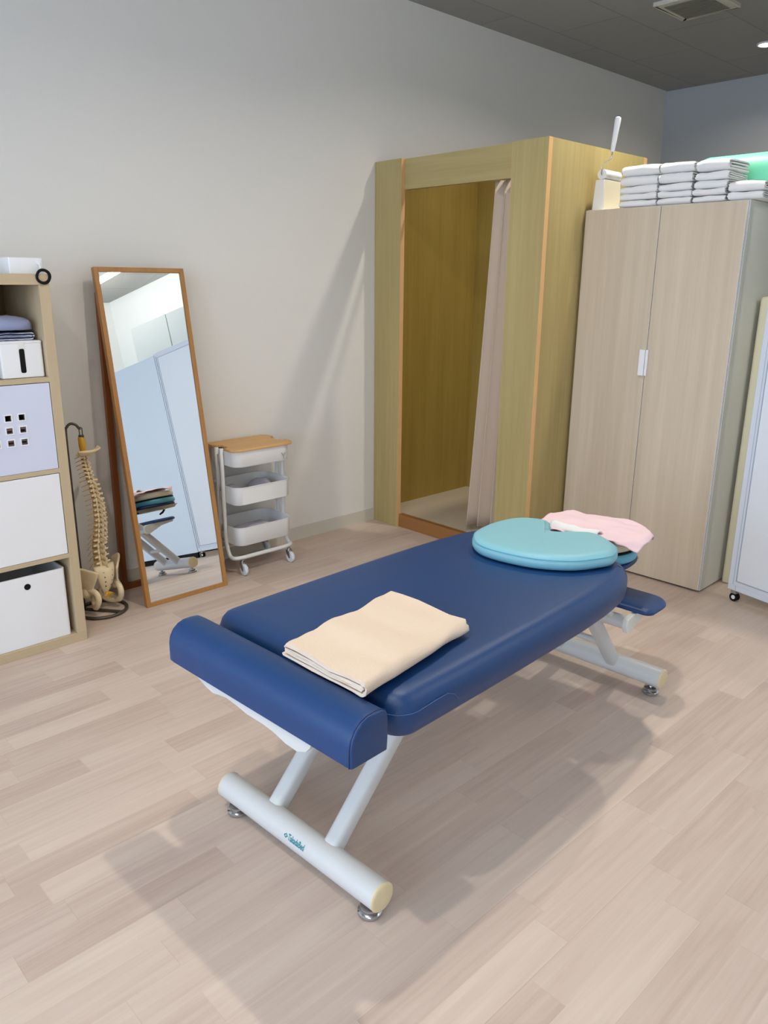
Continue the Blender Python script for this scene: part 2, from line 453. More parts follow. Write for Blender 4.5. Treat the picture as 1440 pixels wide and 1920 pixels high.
# ------------------------------------------------------------------ treatment bed (local u right, v away, z up)
BA = .0436; BO = (2.106, 1.018, 0)
bed = empty('treatment_bed', BO, BA, 'navy blue vinyl treatment bed on white tubular legs in the middle of the floor', 'treatment bed')
ZB, ZT = .497, .597
half = .352
ol = rrect(-half, half, 0, 1.0, [.06, .0001, .0001, .06], 8)[:9]
ol = [p for p in rrect(-half, half, 0, 1.0, [.062, .01, .01, .062], 8)]
right = ol[:9] + [(.3525, .2), (.3525, .4), (.351, .6), (.347, .8), ] + [tuple(p) for p in catmull([(.34, .92), (.331, 1.0), (.317, 1.07), (.292, 1.13), (.25, 1.175), (.18, 1.2), (.09, 1.21), (0, 1.212)], 5, False)[:-1]]
ol = right + [(0, 1.212)] + [(-x, y) for x, y in reversed(right)]
m = MB(); m.loft(ol, [(.03, ZB - .004), (.012, ZB), (.003, ZB + .012), (0, ZB + .04), (.002, ZB + .06), (.008, ZB + .077), (.019, ZB + .09), (.034, ZB + .097), (.034, ZB + .0985, .95), (.034, ZB + .1, .8), (.034, ZB + .101, .4)])
mattress = m.build('mattress', M_vinyl, bed, sharp=0)
# stitched seam lines on both ends
def seam_line(pts, nm='seam', mt=M_stitch, r=.0011):
    MB().tube(pts, r, 6).build(nm, mt, mattress, sharp=0)
def outl(t_pts): return [Vector(p) for p in catmull(t_pts, 8, False)]
def on_mat(k, z, lift=.0002):
    ins = next((a + (b - a) * (z - za) / (zb - za) for (a, za), (b, zb) in zip(MR, MR[1:]) if za <= z <= zb), 0)
    (x, y), (nx, ny) = ol[k], onr[k]
    return Vector((x - nx * (ins - lift), y - ny * (ins - lift), ZB + z))
MR = [(.03, -.004), (.012, 0), (.003, .012), (0, .04), (.002, .06), (.008, .077), (.019, .09), (.034, .097)]
onr = normals2(ol)
ki = [k for k in range(len(ol)) if ol[k][1] <= .21]
rt_k = sorted([k for k in ki if ol[k][0] > 0], key=lambda k: -ol[k][1]); lf_k = sorted([k for k in ki if ol[k][0] < 0], key=lambda k: ol[k][1])
zz = lambda y: .057 if y < .1 else .062
base = [on_mat(k, zz(ol[k][1])) for k in rt_k if ol[k][1] < .19] + [on_mat(k, zz(ol[k][1])) for k in lf_k if ol[k][1] < .19]
r0, l0 = base[0], base[-1]
pre = [Vector((.3528, .2, ZB + .03)), Vector((.3526, .185, ZB + .05)), Vector((.3522, .16, ZB + .062)), Vector((.352, .12, ZB + .0615))]
seam_line(pre + base + [Vector((-p.x, p.y, p.z)) for p in reversed(pre)])
for sg in (1, -1):
    k = min(range(len(ol)), key=lambda q: (ol[q][0] - sg * .292) ** 2 + (ol[q][1] - 1.13) ** 2)
    seam_line([on_mat(k, z, -.0003) for z in (.097, .092, .086, .077, .068, .06, .05, .04, .03, .02, .012, .004)], 'seam', M_vinyl2, .0016)
# end bolster
prof = [(-.142, .506), (-.142, .548), (-.138, .568), (-.127, .587), (-.11, .6), (-.092, .606), (-.07, .607), (-.05, .605), (-.038, .596), (-.033, .58), (-.033, .53), (-.035, .506)]
m = MB(); n = len(prof); cx_ = sum(p[0] for p in prof) / n; cz_ = sum(p[1] for p in prof) / n
vs = []; us = [(-.338, .8), (-.336, .9), (-.331, .95), (-.322, .98), (-.308, 1), (0, 1), (.335, 1), (.347, .985), (.35, .95), (.351, .88)]
for u, k in us:
    for (v, z) in prof: vs.append((u, cx_ + (v - cx_) * k, cz_ + (z - cz_) * k if z > .51 else z))
fs = [tuple(range(n))[::-1], tuple((len(us) - 1) * n + k for k in range(n))]
for i in range(len(us) - 1):
    for k in range(n): fs.append((i * n + k, i * n + (k + 1) % n, (i + 1) * n + (k + 1) % n, (i + 1) * n + k))
m.add(vs, fs); bol = m.build('end_bolster', M_vinyl, bed, sharp=50)
for u in (.345,):
    pts = [(u, cx_ + (v - cx_) * 1.0, cz_ + (z - cz_) * 1.0) for v, z in prof]
    MB().tube(pts, .0016, 6).build('piping', M_vinyl2, bol, sharp=0)
# wavy white bracket under the bolster
wav = [(-.26, .506), (-.22, .5), (-.18, .484), (-.15, .478), (-.12, .484), (-.09, .488), (-.05, .484), (-.01, .478), (.05, .478), (.09, .474), (.13, .464), (.17, .462), (.2, .474), (.215, .49), (.22, .506)]
top_ = [(x, .508) for x, z in reversed(wav)]
MB().prism(wav + top_[1:-1], -.134, -.118, 'y').build('bolster_bracket', M_steel, bed)
m = MB(); m.box(-.24, .24, -.11, .02, .486, .5)
m.build('bolster_plate', M_steel, bed, bevel=.003)
# sub frame below mattress
m = MB(); m.loft(rrect(-.26, .26, .03, 1.1, .02, 3), [(0, .462), (0, .4975)]); m.build('bed_frame', M_steel, bed, bevel=.003)
# foot bars
RB, ZA = .0365, .0705
bars = []
for v in (0, 1.472):
    bar = MB().cyl((-.302, v, ZA), (.302, v, ZA), RB, n=40).build('foot_bar', M_steel, bed); bars.append(bar)
    for s in (-1, 1):
        m = MB(); m.tube([(s * .302, v, ZA), (s * .305, v, ZA), (s * .3075, v, ZA), (s * .3085, v, ZA)], [RB + .0005, RB + .0005, RB - .002, RB - .006], 40)
        m.build('end_cap', M_cap, bar)
        f = MB(); f.tube([(s * .265, v, 0), (s * .265, v, .003), (s * .265, v, .010), (s * .265, v, .014), (s * .265, v, .015), (s * .265, v, .018), (s * .265, v, .024), (s * .265, v, .027)], [.026, .030, .030, .026, .02, .024, .024, .014], 28)
        f.tube([(s * .265, v, .02), (s * .265, v, .04)], .01, 16)
        f.build('levelling_foot', M_chrome, bar)
# legs
def leg(p0, p1):
    a = Vector(p0); b = Vector(p1); d = (b - a).normalized(); U = Vector((1, 0, 0)); W = d.cross(U)
    sec = rrect(-.024, .024, -.024, .024, .016, 5); n = len(sec)
    m = MB(); m.add([a + U * x + W * y for x, y in sec] + [b + U * x + W * y for x, y in sec], [tuple(range(n)), tuple(range(n, 2 * n))] + [(k, (k + 1) % n, n + (k + 1) % n, n + k) for k in range(n)])
    m.build('leg', M_steel, bed, sharp=50)
    # weld collar at the foot
for u in (-.112, .112):
    leg((u, .012, .078), (u, .40, .48)); leg((u, 1.46, .078), (u, 1.135, .48))
MB().cyl((-.2, .36, .43), (.2, .36, .43), .014, n=18).build('cross_tube', M_steel, bed)
MB().cyl((-.112, 1.36, .19), (.112, 1.36, .19), .012, n=16).build('stretcher', M_steel, bed)
# printed lettering on the near foot bar
def on_bar(x, s, lift=.0008):
    ph = radians(66) - s / RB          # s runs upward on the pipe surface
    R = RB + lift
    return (x, -sin(ph) * R, ZA + cos(ph) * R)
fc = bpy.data.curves.new('txt', 'FONT'); fc.body = 'TakadaBed'; fc.size = 1; fc.offset = .022
fo = bpy.data.objects.new('txt', fc); COL.objects.link(fo)
bpy.context.view_layer.update()
me = bpy.data.meshes.new_from_object(fo.evaluated_get(bpy.context.evaluated_depsgraph_get()))
bpy.data.objects.remove(fo)
bm = bmesh.new(); bm.from_mesh(me)
bmesh.ops.triangulate(bm, faces=bm.faces)
bmesh.ops.subdivide_edges(bm, edges=bm.edges[:], cuts=3, use_grid_fill=True)
xs_ = [q.co.x for q in bm.verts]; ys_ = [q.co.y for q in bm.verts]; x0_, x1_ = min(xs_), max(xs_); y0_, y1_ = min(ys_), max(ys_)
for q in bm.verts:
    q.co = on_bar(.002 + (q.co.x - x0_) / (x1_ - x0_) * .062, (q.co.y - y0_) / (y1_ - y0_) * .0165 - .0075)
bm.to_mesh(me); bm.free(); me.materials.clear(); me.materials.append(M_teal)
o = bpy.data.objects.new('lettering', me); COL.objects.link(o); o.parent = bars[0]
lg = MB()
def rhomb(cx, r): return [(cx - r, 0), (cx, -r * .8), (cx + r, 0), (cx, r * .8)]
cxl = -.0068
outer = rhomb(cxl, .0078); inner = rhomb(cxl, .0036)
vs = [on_bar(x, s) for x, s in outer + inner]
lg.add(vs, [(i, (i + 1) % 4, 4 + (i + 1) % 4, 4 + i) for i in range(4)])
ob = lg.build('logo_mark', M_teal, bars[0])
# cross tube, brackets and arm rest at the head end
MB().cyl((-.262, 1.24, .352), (.262, 1.24, .352), .0235, n=28).build('arm_rest_tube', M_steel, bed)
for s in (-1, 1):
    MB().prism([(1.212, .335), (1.205, .352), (1.212, .375), (1.24, .382), (1.415, .384), (1.415, .372), (1.33, .36), (1.27, .335), (1.24, .322), (1.22, .324)], s * .262 - .009, s * .262 + .009, 'x').build('arm_bracket', M_cabbody, bed, bevel=.002)
aol = rrect(-.325, .325, 1.262, 1.432, [.03, .07, .07, .03], 7)
m = MB(); m.loft(aol, [(.012, .384), (.003, .386), (0, .391), (.001, .397), (.006, .402), (.016, .405)])
m.build('arm_rest', M_vinyl, bed, sharp=0)
# struts from sub frame to head end, face cradle
for u in (-.07, .07):
    MB().tube([(u, 1.0, .48), (u, 1.45, .478)], .011, 14).build('cradle_rail', M_chrome, bed)
for u in (-.2, .2):
    MB().tube([(u, 1.09, .47), (u, 1.16, .43), (u, 1.235, .362)], .012, 12).build('arm_rest_strut', M_steel, bed)
CU, CV = .0, 1.40
def ringpath(a, b, z, n=56, gap=.0):
    t0 = -pi / 2 + gap; t1 = 1.5 * pi - gap
    return [(CU + cos(t0 + (t1 - t0) * i / (n - (1 if gap else 0))) * a, CV + sin(t0 + (t1 - t0) * i / (n - (1 if gap else 0))) * b, z) for i in range(n)]
def rsec(w, h, r=.008): return [(x, y) for x, y in rrect(-w / 2, w / 2, 0, h, r, 3)]
board = MB()
board.loft(catmull([(.13, 1.26), (.168, 1.32), (.172, 1.41), (.145, 1.5), (.06, 1.54), (-.06, 1.54), (-.145, 1.5), (-.172, 1.41), (-.168, 1.32), (-.13, 1.26), (0, 1.25)], 6), [(.004, .489), (0, .492), (0, .503), (.004, .506)])
cradle = board.build('face_cradle', M_vinyl2, bed, sharp=60)
m = MB(); m.loft(rrect(-.13, .13, 1.27, 1.52, .02, 4), [(0, .468), (0, .474), (-.02, .488), (-.02, .489)]); m.build('cradle_tray', mat('beige_metal', rgb(190, 178, 150), .45), cradle, sharp=40)
m = MB(); m.tube([(.1, 1.51, .484), (.1, 1.525, .464), (.1, 1.51, .45), (.1, 1.485, .438)], [.006, .009, .008, .006], 10); m.build('release_lever', M_black, cradle)
m = MB(); m.sweep(ringpath(.13, .115, .507, 56, .28), rsec(.095, .037, .014), False); m.build('cradle_cushion', M_aquad, cradle, sharp=60)
m = MB(); m.sweep(ringpath(.13, .115, .5445, 56, .28), rsec(.085, .006, .002), False); m.build('cushion_gap_shade', M_black, cradle, sharp=60)  # black ring set in for the shade in the gap between the cushions
m = MB(); m.sweep(ringpath(.128, .113, .551, 56, .28), rsec(.092, .038, .014), False); m.build('face_cushion', M_cream, cradle, sharp=60)

def bedw(u, v, z):   # bed local to world
    return Vector((BO[0] + u * cos(BA) - v * sin(BA), BO[1] + u * sin(BA) + v * cos(BA), z))

# pink cloth over the face cushion
ft = empty('face_cloth', bedw(CU + .03, CV + .005, 0), BA, 'pink nonwoven face cloth draped over the cream face cushion at the head of the bed', 'face cloth')
def cloth(i, j):
    ang = radians(12)
    s = (i - .5) * .41; t = (j - .5) * .285
    u = s * cos(ang) - t * sin(ang); v = s * sin(ang) + t * cos(ang)
    rr = sqrt(((u + .02) / .2) ** 2 + (v / .174) ** 2)
    z = .6045 + .012 * max(0, nz(u, v, .3, 9)) + .006 * nz(u, v, 1, 22)
    inner = max(0, 1 - (u / .07) ** 2 - ((v + .0) / .06) ** 2); z -= .006 * inner
    if rr > 1:
        over = (rr - 1) * .165
        z -= over * (.5 if v < 0 else .7) + .006 * abs(nz(u, v, 5, 20)); k = (1 + (rr - 1) * .45) / rr; u *= k; v *= k
    else:
        z += .012 * (1 - rr)
    return Vector((u, v, z))
MB().grid(cloth, 46, 36).build('cloth', M_pink, ft, sharp=0, solid=.003)
fold = MB().grid(lambda i, j: Vector((-.125 + .19 * i, -.135 + .055 * j - .014 * sin(i * pi), .612 + .016 * sin(j * pi) + .004 * nz(i, j, 2, 5))), 14, 8)
fold.build('white_underside_fold', M_wtowel, ft, sharp=0, solid=.004)

# aqua chest pillow
pw = [(1.885, 1.945), (1.945, 1.885), (2.03, 1.865), (2.165, 1.893), (2.265, 1.965), (2.313, 2.06), (2.322, 2.115), (2.29, 2.185), (2.215, 2.238), (2.15, 2.25), (2.095, 2.205), (2.055, 2.168), (2.022, 2.2), (1.985, 2.25), (1.93, 2.25), (1.872, 2.2), (1.852, 2.11), (1.86, 2.01)]
pc = Vector((2.09, 2.05, 0))
pil = empty('chest_pillow', (pc.x, pc.y, ZT + .003), 0, 'aqua blue vinyl pillow with a notch lying at the head of the blue bed', 'pillow')
pol = catmull([(x - pc.x, y - pc.y) for x, y in pw], 7)
m = MB(); m.loft(pol, [(.02, 0), (.006, .004), (0, .014), (0, .024), (.005, .036), (.013, .044), (.024, .0475), (.024, .0485, .93), (.024, .0495, .8), (.024, .05, .4)])
pb = m.build('pillow_body', M_aqua, pil, sharp=0)
nr = normals2(pol)
MB().tube([(x - nx * .004, y - ny * .004, .036) for (x, y), (nx, ny) in zip(pol, nr)], .0014, 6, closed=True).build('seam', mat('aqua_piping', rgb(96, 180, 204), .5), pb, sharp=0)

# folded beige bath towel on the foot end
def spiral_path(w, h, t, inner):
    """fold profile in (s, z): outer U opens at s=0, folded edge at s=w"""
    z0, z3 = t / 2, h - t / 2
    P = [(0.004, z0)]
    P += [(w * q, z0) for q in (.2, .4, .6, .8)]
    r = (z3 - z0) / 2
    P += [(w - r + r * sin(radians(a)), z0 + r - r * cos(radians(a))) for a in range(0, 181, 20)]
    P += [(w * q, z3) for q in (.8, .6, .4, .2, .08)]
    z2 = z3 - t * 1.35; r2 = (z3 - z2) / 2
    P += [(.02 - r2 * sin(radians(a)), z3 - r2 + r2 * cos(radians(a))) for a in range(0, 181, 30)]
    P += [(w * q, z2) for q in (.2, .4, .6, .8)]
    if inner:
        z1 = z0 + t * 1.3; r3 = max(.001, (z2 - z1) / 2)
        P += [(w - r - r3 * .2 + r3 * sin(radians(a)), z2 - r3 + r3 * cos(radians(a))) for a in range(0, 181, 30)]
        P += [(w * q, z1) for q in (.8, .6, .4, .2, .06)]
    return P
def folded(w, d, h, t, nx, amp, seed, inner=True, M=None, skew=0.0, taper=0.0):
    """towel: fold profile (s across w), extruded along d"""
    o = strip_outline(spiral_path(w, h, t, inner), t * .86)
    n = len(o); m = MB(); vs = []
    for i in range(nx + 1):
        e = i / nx * d
        for (s, z) in o:
            ds = amp * 1.2 * nz(e, seed, z * 3, 9) * (1 if s < .2 * w or s > .8 * w else .4)
            dz = amp * nz(s, e, seed, 9) * min(1, z / h * 1.4) + amp * .5 * nz(s, e, seed + 3, 25) * (z / h)
            edge = 1 if 0 < i < nx else (.86 if M == 2 else 1)
            zz = h * .45 + (z - h * .45) * edge
            p = Vector((s + ds + skew * e, e + amp * nz(s, z * 20, seed + 7, 12) * (1 if i in (0, nx) else 0), max(z * .0, zz + dz)))
            vs.append(p)
    fs = [tuple(range(n))[::-1], tuple(nx * n + k for k in range(n))]
    for i in range(nx):
        for k in range(n): fs.append((i * n + k, i * n + (k + 1) % n, (i + 1) * n + (k + 1) % n, (i + 1) * n + k))
    m.add(vs, fs)
    return m
tw = empty('bath_towel', (2.122, .974, ZT + .0105), radians(1.5), 'folded beige bath towel lying on the foot end of the blue bed', 'towel')
tm = folded(.285, .41, .035, .0078, 30, .0085, 4.0, True, skew=-.14)
tm.build('towel_cloth', M_towel, tw, sharp=60)
# ------------------------------------------------------------------ cube shelving unit
XK, YK, DK = .4637, 1.1658, .39
t = empty('shelving_unit', (XK - DK, YK - .768, 0), 0, 'tall bleached oak cube shelving unit against the wall at the left edge', 'shelf')
# local: x 0..DK (front at DK), y 0..0.768 , z 0..1.47
W2 = .768
for (y0, y1) in ((0, .038), (W2 - .038, W2)):
    MB().box(0, DK, y0, y1, .038, 1.432).build('side_panel', M_shelf, t, bevel=.001)
MB().box(-.0, DK, 0, W2, 1.432, 1.47).build('top_panel', M_shelfy, t, bevel=.001)
MB().box(-.0, DK, 0, W2, 0, .038).build('bottom_panel', M_shelfy, t, bevel=.001)
yd0, yd1 = W2 / 2 - .008, W2 / 2 + .008
MB().box(.0, DK - .002, yd0, yd1, .038, 1.432).build('divider', M_shelf, t)
for c_, (ya, yb) in enumerate(((.038, yd0), (yd1, W2 - .038))):
    for z in (.373, .726, 1.079):
        MB().box(.0, DK - .001, ya, yb, z, z + .018).build('shelf', M_shelfy, t)
MB().box(.0, .006, .038, W2 - .038, .038, 1.432).build('back_panel', M_shelfback, t)
YA0, YA1 = YK - W2 + yd1, YK - .038        # right-hand column, world y
# white box with nine square holes
g = .003
def bin_box(name, z0, z1, label, holes=None, wall=.008, group=None):
    r = empty(name, (XK - .001, (YA0 + YA1) / 2, z0 + .0012), 0, label, 'storage box', group)
    hw = (YA1 - YA0) / 2 - g; h = z1 - z0 - .004; D = .36
    m = MB(); m.box(-D, -.008, -hw, -hw + wall, .004, h - .01); m.box(-D, -.008, hw - wall, hw, .004, h - .01); m.box(-D, -D + wall, -hw, hw, .004, h - .01); m.box(-D, -.008, -hw, hw, .0, .004)
    m.build('box_body', M_white, r)
    return r, hw, h
r, hw, h = bin_box('storage_box', .744, 1.079, 'white storage box with square holes showing pink cloth in the shelving unit', True)
holes_y = [(.0135 + YA0 * 0) for _ in range(0)]
ys = [.954, 1.003 - .0006, 1.0] ; yc = (YA0 + YA1) / 2
cols = [.962 - .0497 + .0, .962, 1.0105]; cols = [q - yc for q in cols]
rows = [.9555 - .744, .909 - .744, .8625 - .744]
hs = .0107
# front plate with openings: build from strips
def plate_with_holes(y0, y1, z0, z1, cy, cz, s, x0, x1):
    m = MB(); cy = sorted(cy); cz = sorted(cz)
    ye = [y0] + [q for c in cy for q in (c - s, c + s)] + [y1]; ze = [z0] + [q for c in cz for q in (c - s, c + s)] + [z1]
    ny, nz_ = len(ye), len(ze)
    V = {}
    vs = []
    for xi, x in enumerate((x0, x1)):
        for i, y in enumerate(ye):
            for j, z in enumerate(ze): V[xi, i, j] = len(vs); vs.append((x, y, z))
    fs = []
    solid = lambda i, j: 0 <= i < ny - 1 and 0 <= j < nz_ - 1 and not (i % 2 == 1 and j % 2 == 1)
    for i in range(ny - 1):
        for j in range(nz_ - 1):
            if not solid(i, j): continue
            fs.append((V[0, i, j], V[0, i, j + 1], V[0, i + 1, j + 1], V[0, i + 1, j])); fs.append((V[1, i, j], V[1, i + 1, j], V[1, i + 1, j + 1], V[1, i, j + 1]))
            for (di, dj, a, b) in ((-1, 0, (i, j), (i, j + 1)), (1, 0, (i + 1, j + 1), (i + 1, j)), (0, -1, (i + 1, j), (i, j)), (0, 1, (i, j + 1), (i + 1, j + 1))):
                if not solid(i + di, j + dj):
                    fs.append((V[0, a[0], a[1]], V[1, a[0], a[1]], V[1, b[0], b[1]], V[0, b[0], b[1]]))
    return m.add(vs, fs)
plate_with_holes(-hw, hw, .0, h, cols, rows, hs, -.008, 0).build('front_plate', M_whitef, r, sharp=30)
for cy in cols:
    for cz in rows:
        fmb = MB(); s1, s2 = hs, hs + .004
        o_ = [(cy - s2, cz - s2), (cy + s2, cz - s2), (cy + s2, cz + s2), (cy - s2, cz + s2)]; i_ = [(cy - s1, cz - s1), (cy + s1, cz - s1), (cy + s1, cz + s1), (cy - s1, cz + s1)]
        vs = [(x, y, z) for x in (-.006, .0022) for (y, z) in o_ + i_]
        fs = []
        for k in range(4):
            l = (k + 1) % 4
            fs += [(k, l, 4 + l, 4 + k), (8 + k, 12 + k, 12 + l, 8 + l), (k, 8 + k, 8 + l, l), (4 + k, 4 + l, 12 + l, 12 + k)]
        fmb.add(vs, fs).build('hole_rim', M_white, r, sharp=30)
c0 = folded(.29, .26, .084, .0175, 12, .005, 9.0, True, M=1)
for i, zz in enumerate((.75, .8385)):
    ct = empty('folded_cloth', (XK - .022 - .26, yc - .145, zz), 0, ('lower' if i == 0 else 'upper') + ' dusty pink folded cloth seen through the square holes of the white box', 'cloth', 'pink cloths inside the white box')
    rr = MB(); rr.v = [(y_ * 1.0, x_, z_) for x_, y_, z_ in c0.v]; rr.f = list(c0.f)
    rr.build('cloth_layers', M_pinkc, ct, sharp=60)
r, hw, h = bin_box('storage_box', .391, .726, 'plain white closed storage box in the third row of the shelving unit')
MB().box(-.008, 0, -hw, hw, .0, h).build('front_plate', M_white, r, bevel=.001)
# open box in the bottom row with round finger hole
r = empty('storage_box', (XK - .012, yc - .006, .0392), 0, 'open-topped white storage box with a round finger hole in the bottom row', 'storage box')
hw = (YA1 - YA0) / 2 - .014; hh = .292; D = .35; wl = .006
o_ = rrect(-D, 0, -hw, hw, .012, 5); nn = normals2(o_)
m = MB(); n = len(o_)
vs = [(x, y, 0) for x, y in o_] + [(x, y, hh) for x, y in o_] + [(x - a * wl, y - b * wl, hh) for (x, y), (a, b) in zip(o_, nn)] + [(x - a * wl, y - b * wl, .005) for (x, y), (a, b) in zip(o_, nn)]
fs = [tuple(range(n))[::-1], tuple(range(3 * n, 4 * n))] + [(i * n + k, i * n + (k + 1) % n, (i + 1) * n + (k + 1) % n, (i + 1) * n + k) for i in range(3) for k in range(n)]
m.add(vs, fs).build('box_body', M_white, r, sharp=30)
MB().cyl((-.004, .957 - yc + .006, .2485), (.0012, .957 - yc + .006, .2485), .0125, n=28).build('finger_hole', M_black, r)
# slotted lidded box in the top row
r = empty('cable_box', (XK - .022, 1.0465, 1.0985), 0, 'white lidded box with a dark vertical slot on the top shelf', 'storage box')
hw = .077; D = .24
MB().loft(rrect(-D, 0, -hw, hw, .008, 4), [(.002, 0), (0, .002), (0, .126)]).build('box_body', M_white, r, sharp=40)
MB().loft(rrect(-D - .001, .001, -hw - .001, hw + .001, .008, 4), [(0, .1265), (0, .131), (.003, .134)]).build('lid', M_white, r, sharp=40)
sl = MB(); sl.v = []; sl.loft(rrect(-.0095, .0095, .018, .106, .006, 4), [(0, 0), (0, .0012)], Matrix(((0, 0, 1, 0), (1, 0, 0, 0), (0, 1, 0, 0), (0, 0, 0, 1)))); sl.build('slot', M_black, r)
MB().box(0, .002, -.011, .011, .106, .131).build('slot_tab', M_cabbody, r, bevel=.0008)
# cloths lying on the lidded box
def soft(cx, rx, ry, rz, seed, amp=.25):
    def fn(q, p):
        k = 1 + amp * nz(p.x, p.y, seed, 1.5) + .12 * nz(p.x, p.y, seed + 2, 4)
        z = q.z if p.z > 0 else q.z * .02
        pw_ = lambda a: math.copysign(abs(a) ** .8, a)
        z = rz * p.z ** .55 if p.z > 0 else 0.02 * rz * p.z
        return Vector((rx * pw_(p.x) * (1 + .08 * nz(p.x, p.z, seed, 2)), ry * pw_(p.y) * (1 + .08 * nz(p.y, p.z, seed, 2)), z * k))
    return MB().ell((0, 0, 0), rx, ry, rz, 28, 14, fn)
r = empty('folded_cloth', (XK - .20, .975, 1.2325), 0, 'blue and white striped folded cloth on top of the slotted white box', 'cloth')
sm_, snt, sb = new_mat('striped_cloth'); sb.inputs['Roughness'].default_value = .9
tcn = snt.nodes.new('ShaderNodeTexCoord'); wv = snt.nodes.new('ShaderNodeTexWave'); wv.bands_direction = 'Z'; wv.inputs['Scale'].default_value = 32; wv.inputs['Distortion'].default_value = 1.5; wv.inputs['Detail'].default_value = 1
snt.links.new(tcn.outputs['Object'], wv.inputs['Vector']); rp = snt.nodes.new('ShaderNodeValToRGB'); rp.color_ramp.elements[0].position = .4; rp.color_ramp.elements[1].position = .52
rp.color_ramp.elements[0].color = rgb(58, 66, 104); rp.color_ramp.elements[1].color = rgb(214, 216, 226)
snt.links.new(wv.outputs['Fac'], rp.inputs['Fac']); snt.links.new(rp.outputs['Color'], sb.inputs['Base Color'])
c1 = folded(.22, .2, .03, .0062, 14, .005, 2.0, True, M=1)
rr = MB(); rr.v = [(y_ - .06, x_ - .085, z_) for x_, y_, z_ in c1.v]; rr.f = list(c1.f); rr.build('cloth_layers', sm_, r, sharp=60)
r = empty('crumpled_cloth', (XK - .12, 1.02, 1.272), 0, 'blue grey crumpled cloth heaped on the striped cloth', 'cloth')
soft(0, .095, .1, .048, 3.3).build('cloth_heap', M_bluec, r, sharp=0)
# white tray box on top of the unit with a hook, and a hair tie
r = empty('desktop_box', (XK - .02, 1.1, 1.4702), 0, 'low white plastic box on top of the shelving unit', 'box')
m = MB(); m.loft(rrect(-.3, .0, -.062, .06, .006, 4), [(.001, 0), (0, .002), (0, .055), (.002, .057), (.004, .057), (.005, .055), (.005, .01)]); m.build('box_body', M_white, r, sharp=40)
m = MB(); m.cyl((0, .042, .04), (.005, .042, .04), .0075, n=18); m.tube([(.004, .042, .04), (.008, .043, .032), (.012, .044, .02), (.017, .044, .014), (.021, .044, .018)], .0022, 8); m.build('hook', M_white, r)
hp = Vector((XK - .02 + .017, 1.144, 1.4702 + .014))
r = empty('hair_tie', (hp.x + .004, hp.y + .003, hp.z - .0225), 0, 'black elastic hair tie hanging from the hook of the white box', 'hair tie')
for k, tl in enumerate((.0, .18)):
    pts = [((.0025 * k + .002 * sin(3 * q)), cos(q) * .0225 * (1 + .05 * k), sin(q) * (.0225 + .001 * k)) for q in [2 * pi * i / 40 for i in range(40)]]
    MB().tube(pts, .0049, 8, closed=True).build('elastic_loop', M_black, r, sharp=0)

# ------------------------------------------------------------------ leaning mirror with hinged rear leg
mir = empty('standing_mirror', (.341, 1.7175, 0), -.008, 'tall leaning mirror in a slim wooden frame between the spine model and the white cart', 'mirror')
TILT = .163; MW, MH = .43, 1.527; FB = .021; FD = .026
Mm = Matrix.Rotation(-TILT, 4, 'Y')     # local: z along mirror, x outward normal (front at x=0)
def mb_bar(y0, y1, z0, z1, x0=-FD, x1=0):
    return MB().box(x0, x1, y0, y1, z0, z1, Mm)
hwm = MW / 2
frm = MB()
frm.box(-FD, 0, -hwm, -hwm + FB, 0, MH, Mm)
frm.box(-FD, 0, hwm - FB, hwm, 0, MH, Mm); frm.box(-FD, 0, -hwm + FB, hwm - FB, 0, FB, Mm); frm.box(-FD, 0, -hwm + FB, hwm - FB, MH - FB, MH, Mm)
for k_, (y0, y1, z0, z1) in enumerate(((-hwm, -hwm + FB, 0, MH), (hwm - FB, hwm, 0, MH), (-hwm + FB, hwm - FB, 0, FB), (-hwm + FB, hwm - FB, MH - FB, MH))):
    mb_bar(y0, y1, z0, z1).build('frame_rail', M_frame, mir, bevel=.0015)
MB().box(-.012, -.006, -hwm + FB - .002, hwm - FB + .002, FB - .002, MH - FB + .002, Mm).build('mirror_glass', M_mirror, mir)
MB().box(-.018, -.0125, -hwm + FB - .002, hwm - FB + .002, FB - .002, MH - FB + .002, Mm).build('backing_board', M_shelfback, mir)
rl = MB()
xb, xt = .052 - .341, (.341 - sin(TILT) * 1.42 - .05) - .341
zt = 1.40
for s in (-1, 1):
    a = MB(); y0 = s * (hwm - .026); 
    a.v = []; a.add([(xb - .012 + 0, y0 - .013, 0), (xb + .012, y0 - .013, 0), (xb + .012, y0 + .013, 0), (xb - .012, y0 + .013, 0), (xt - .012, y0 - .013, zt), (xt + .012, y0 - .013, zt), (xt + .012, y0 + .013, zt), (xt - .012, y0 + .013, zt)],
          [(0, 1, 2, 3), (4, 5, 6, 7), (0, 1, 5, 4), (1, 2, 6, 5), (2, 3, 7, 6), (3, 0, 4, 7)])
    a.build('rear_leg', M_framed, mir, bevel=.001)
MB().box(xb - .012, xb + .012, -hwm + .039, hwm - .039, .0, .028).build('rear_rail', M_framed, mir, bevel=.001)

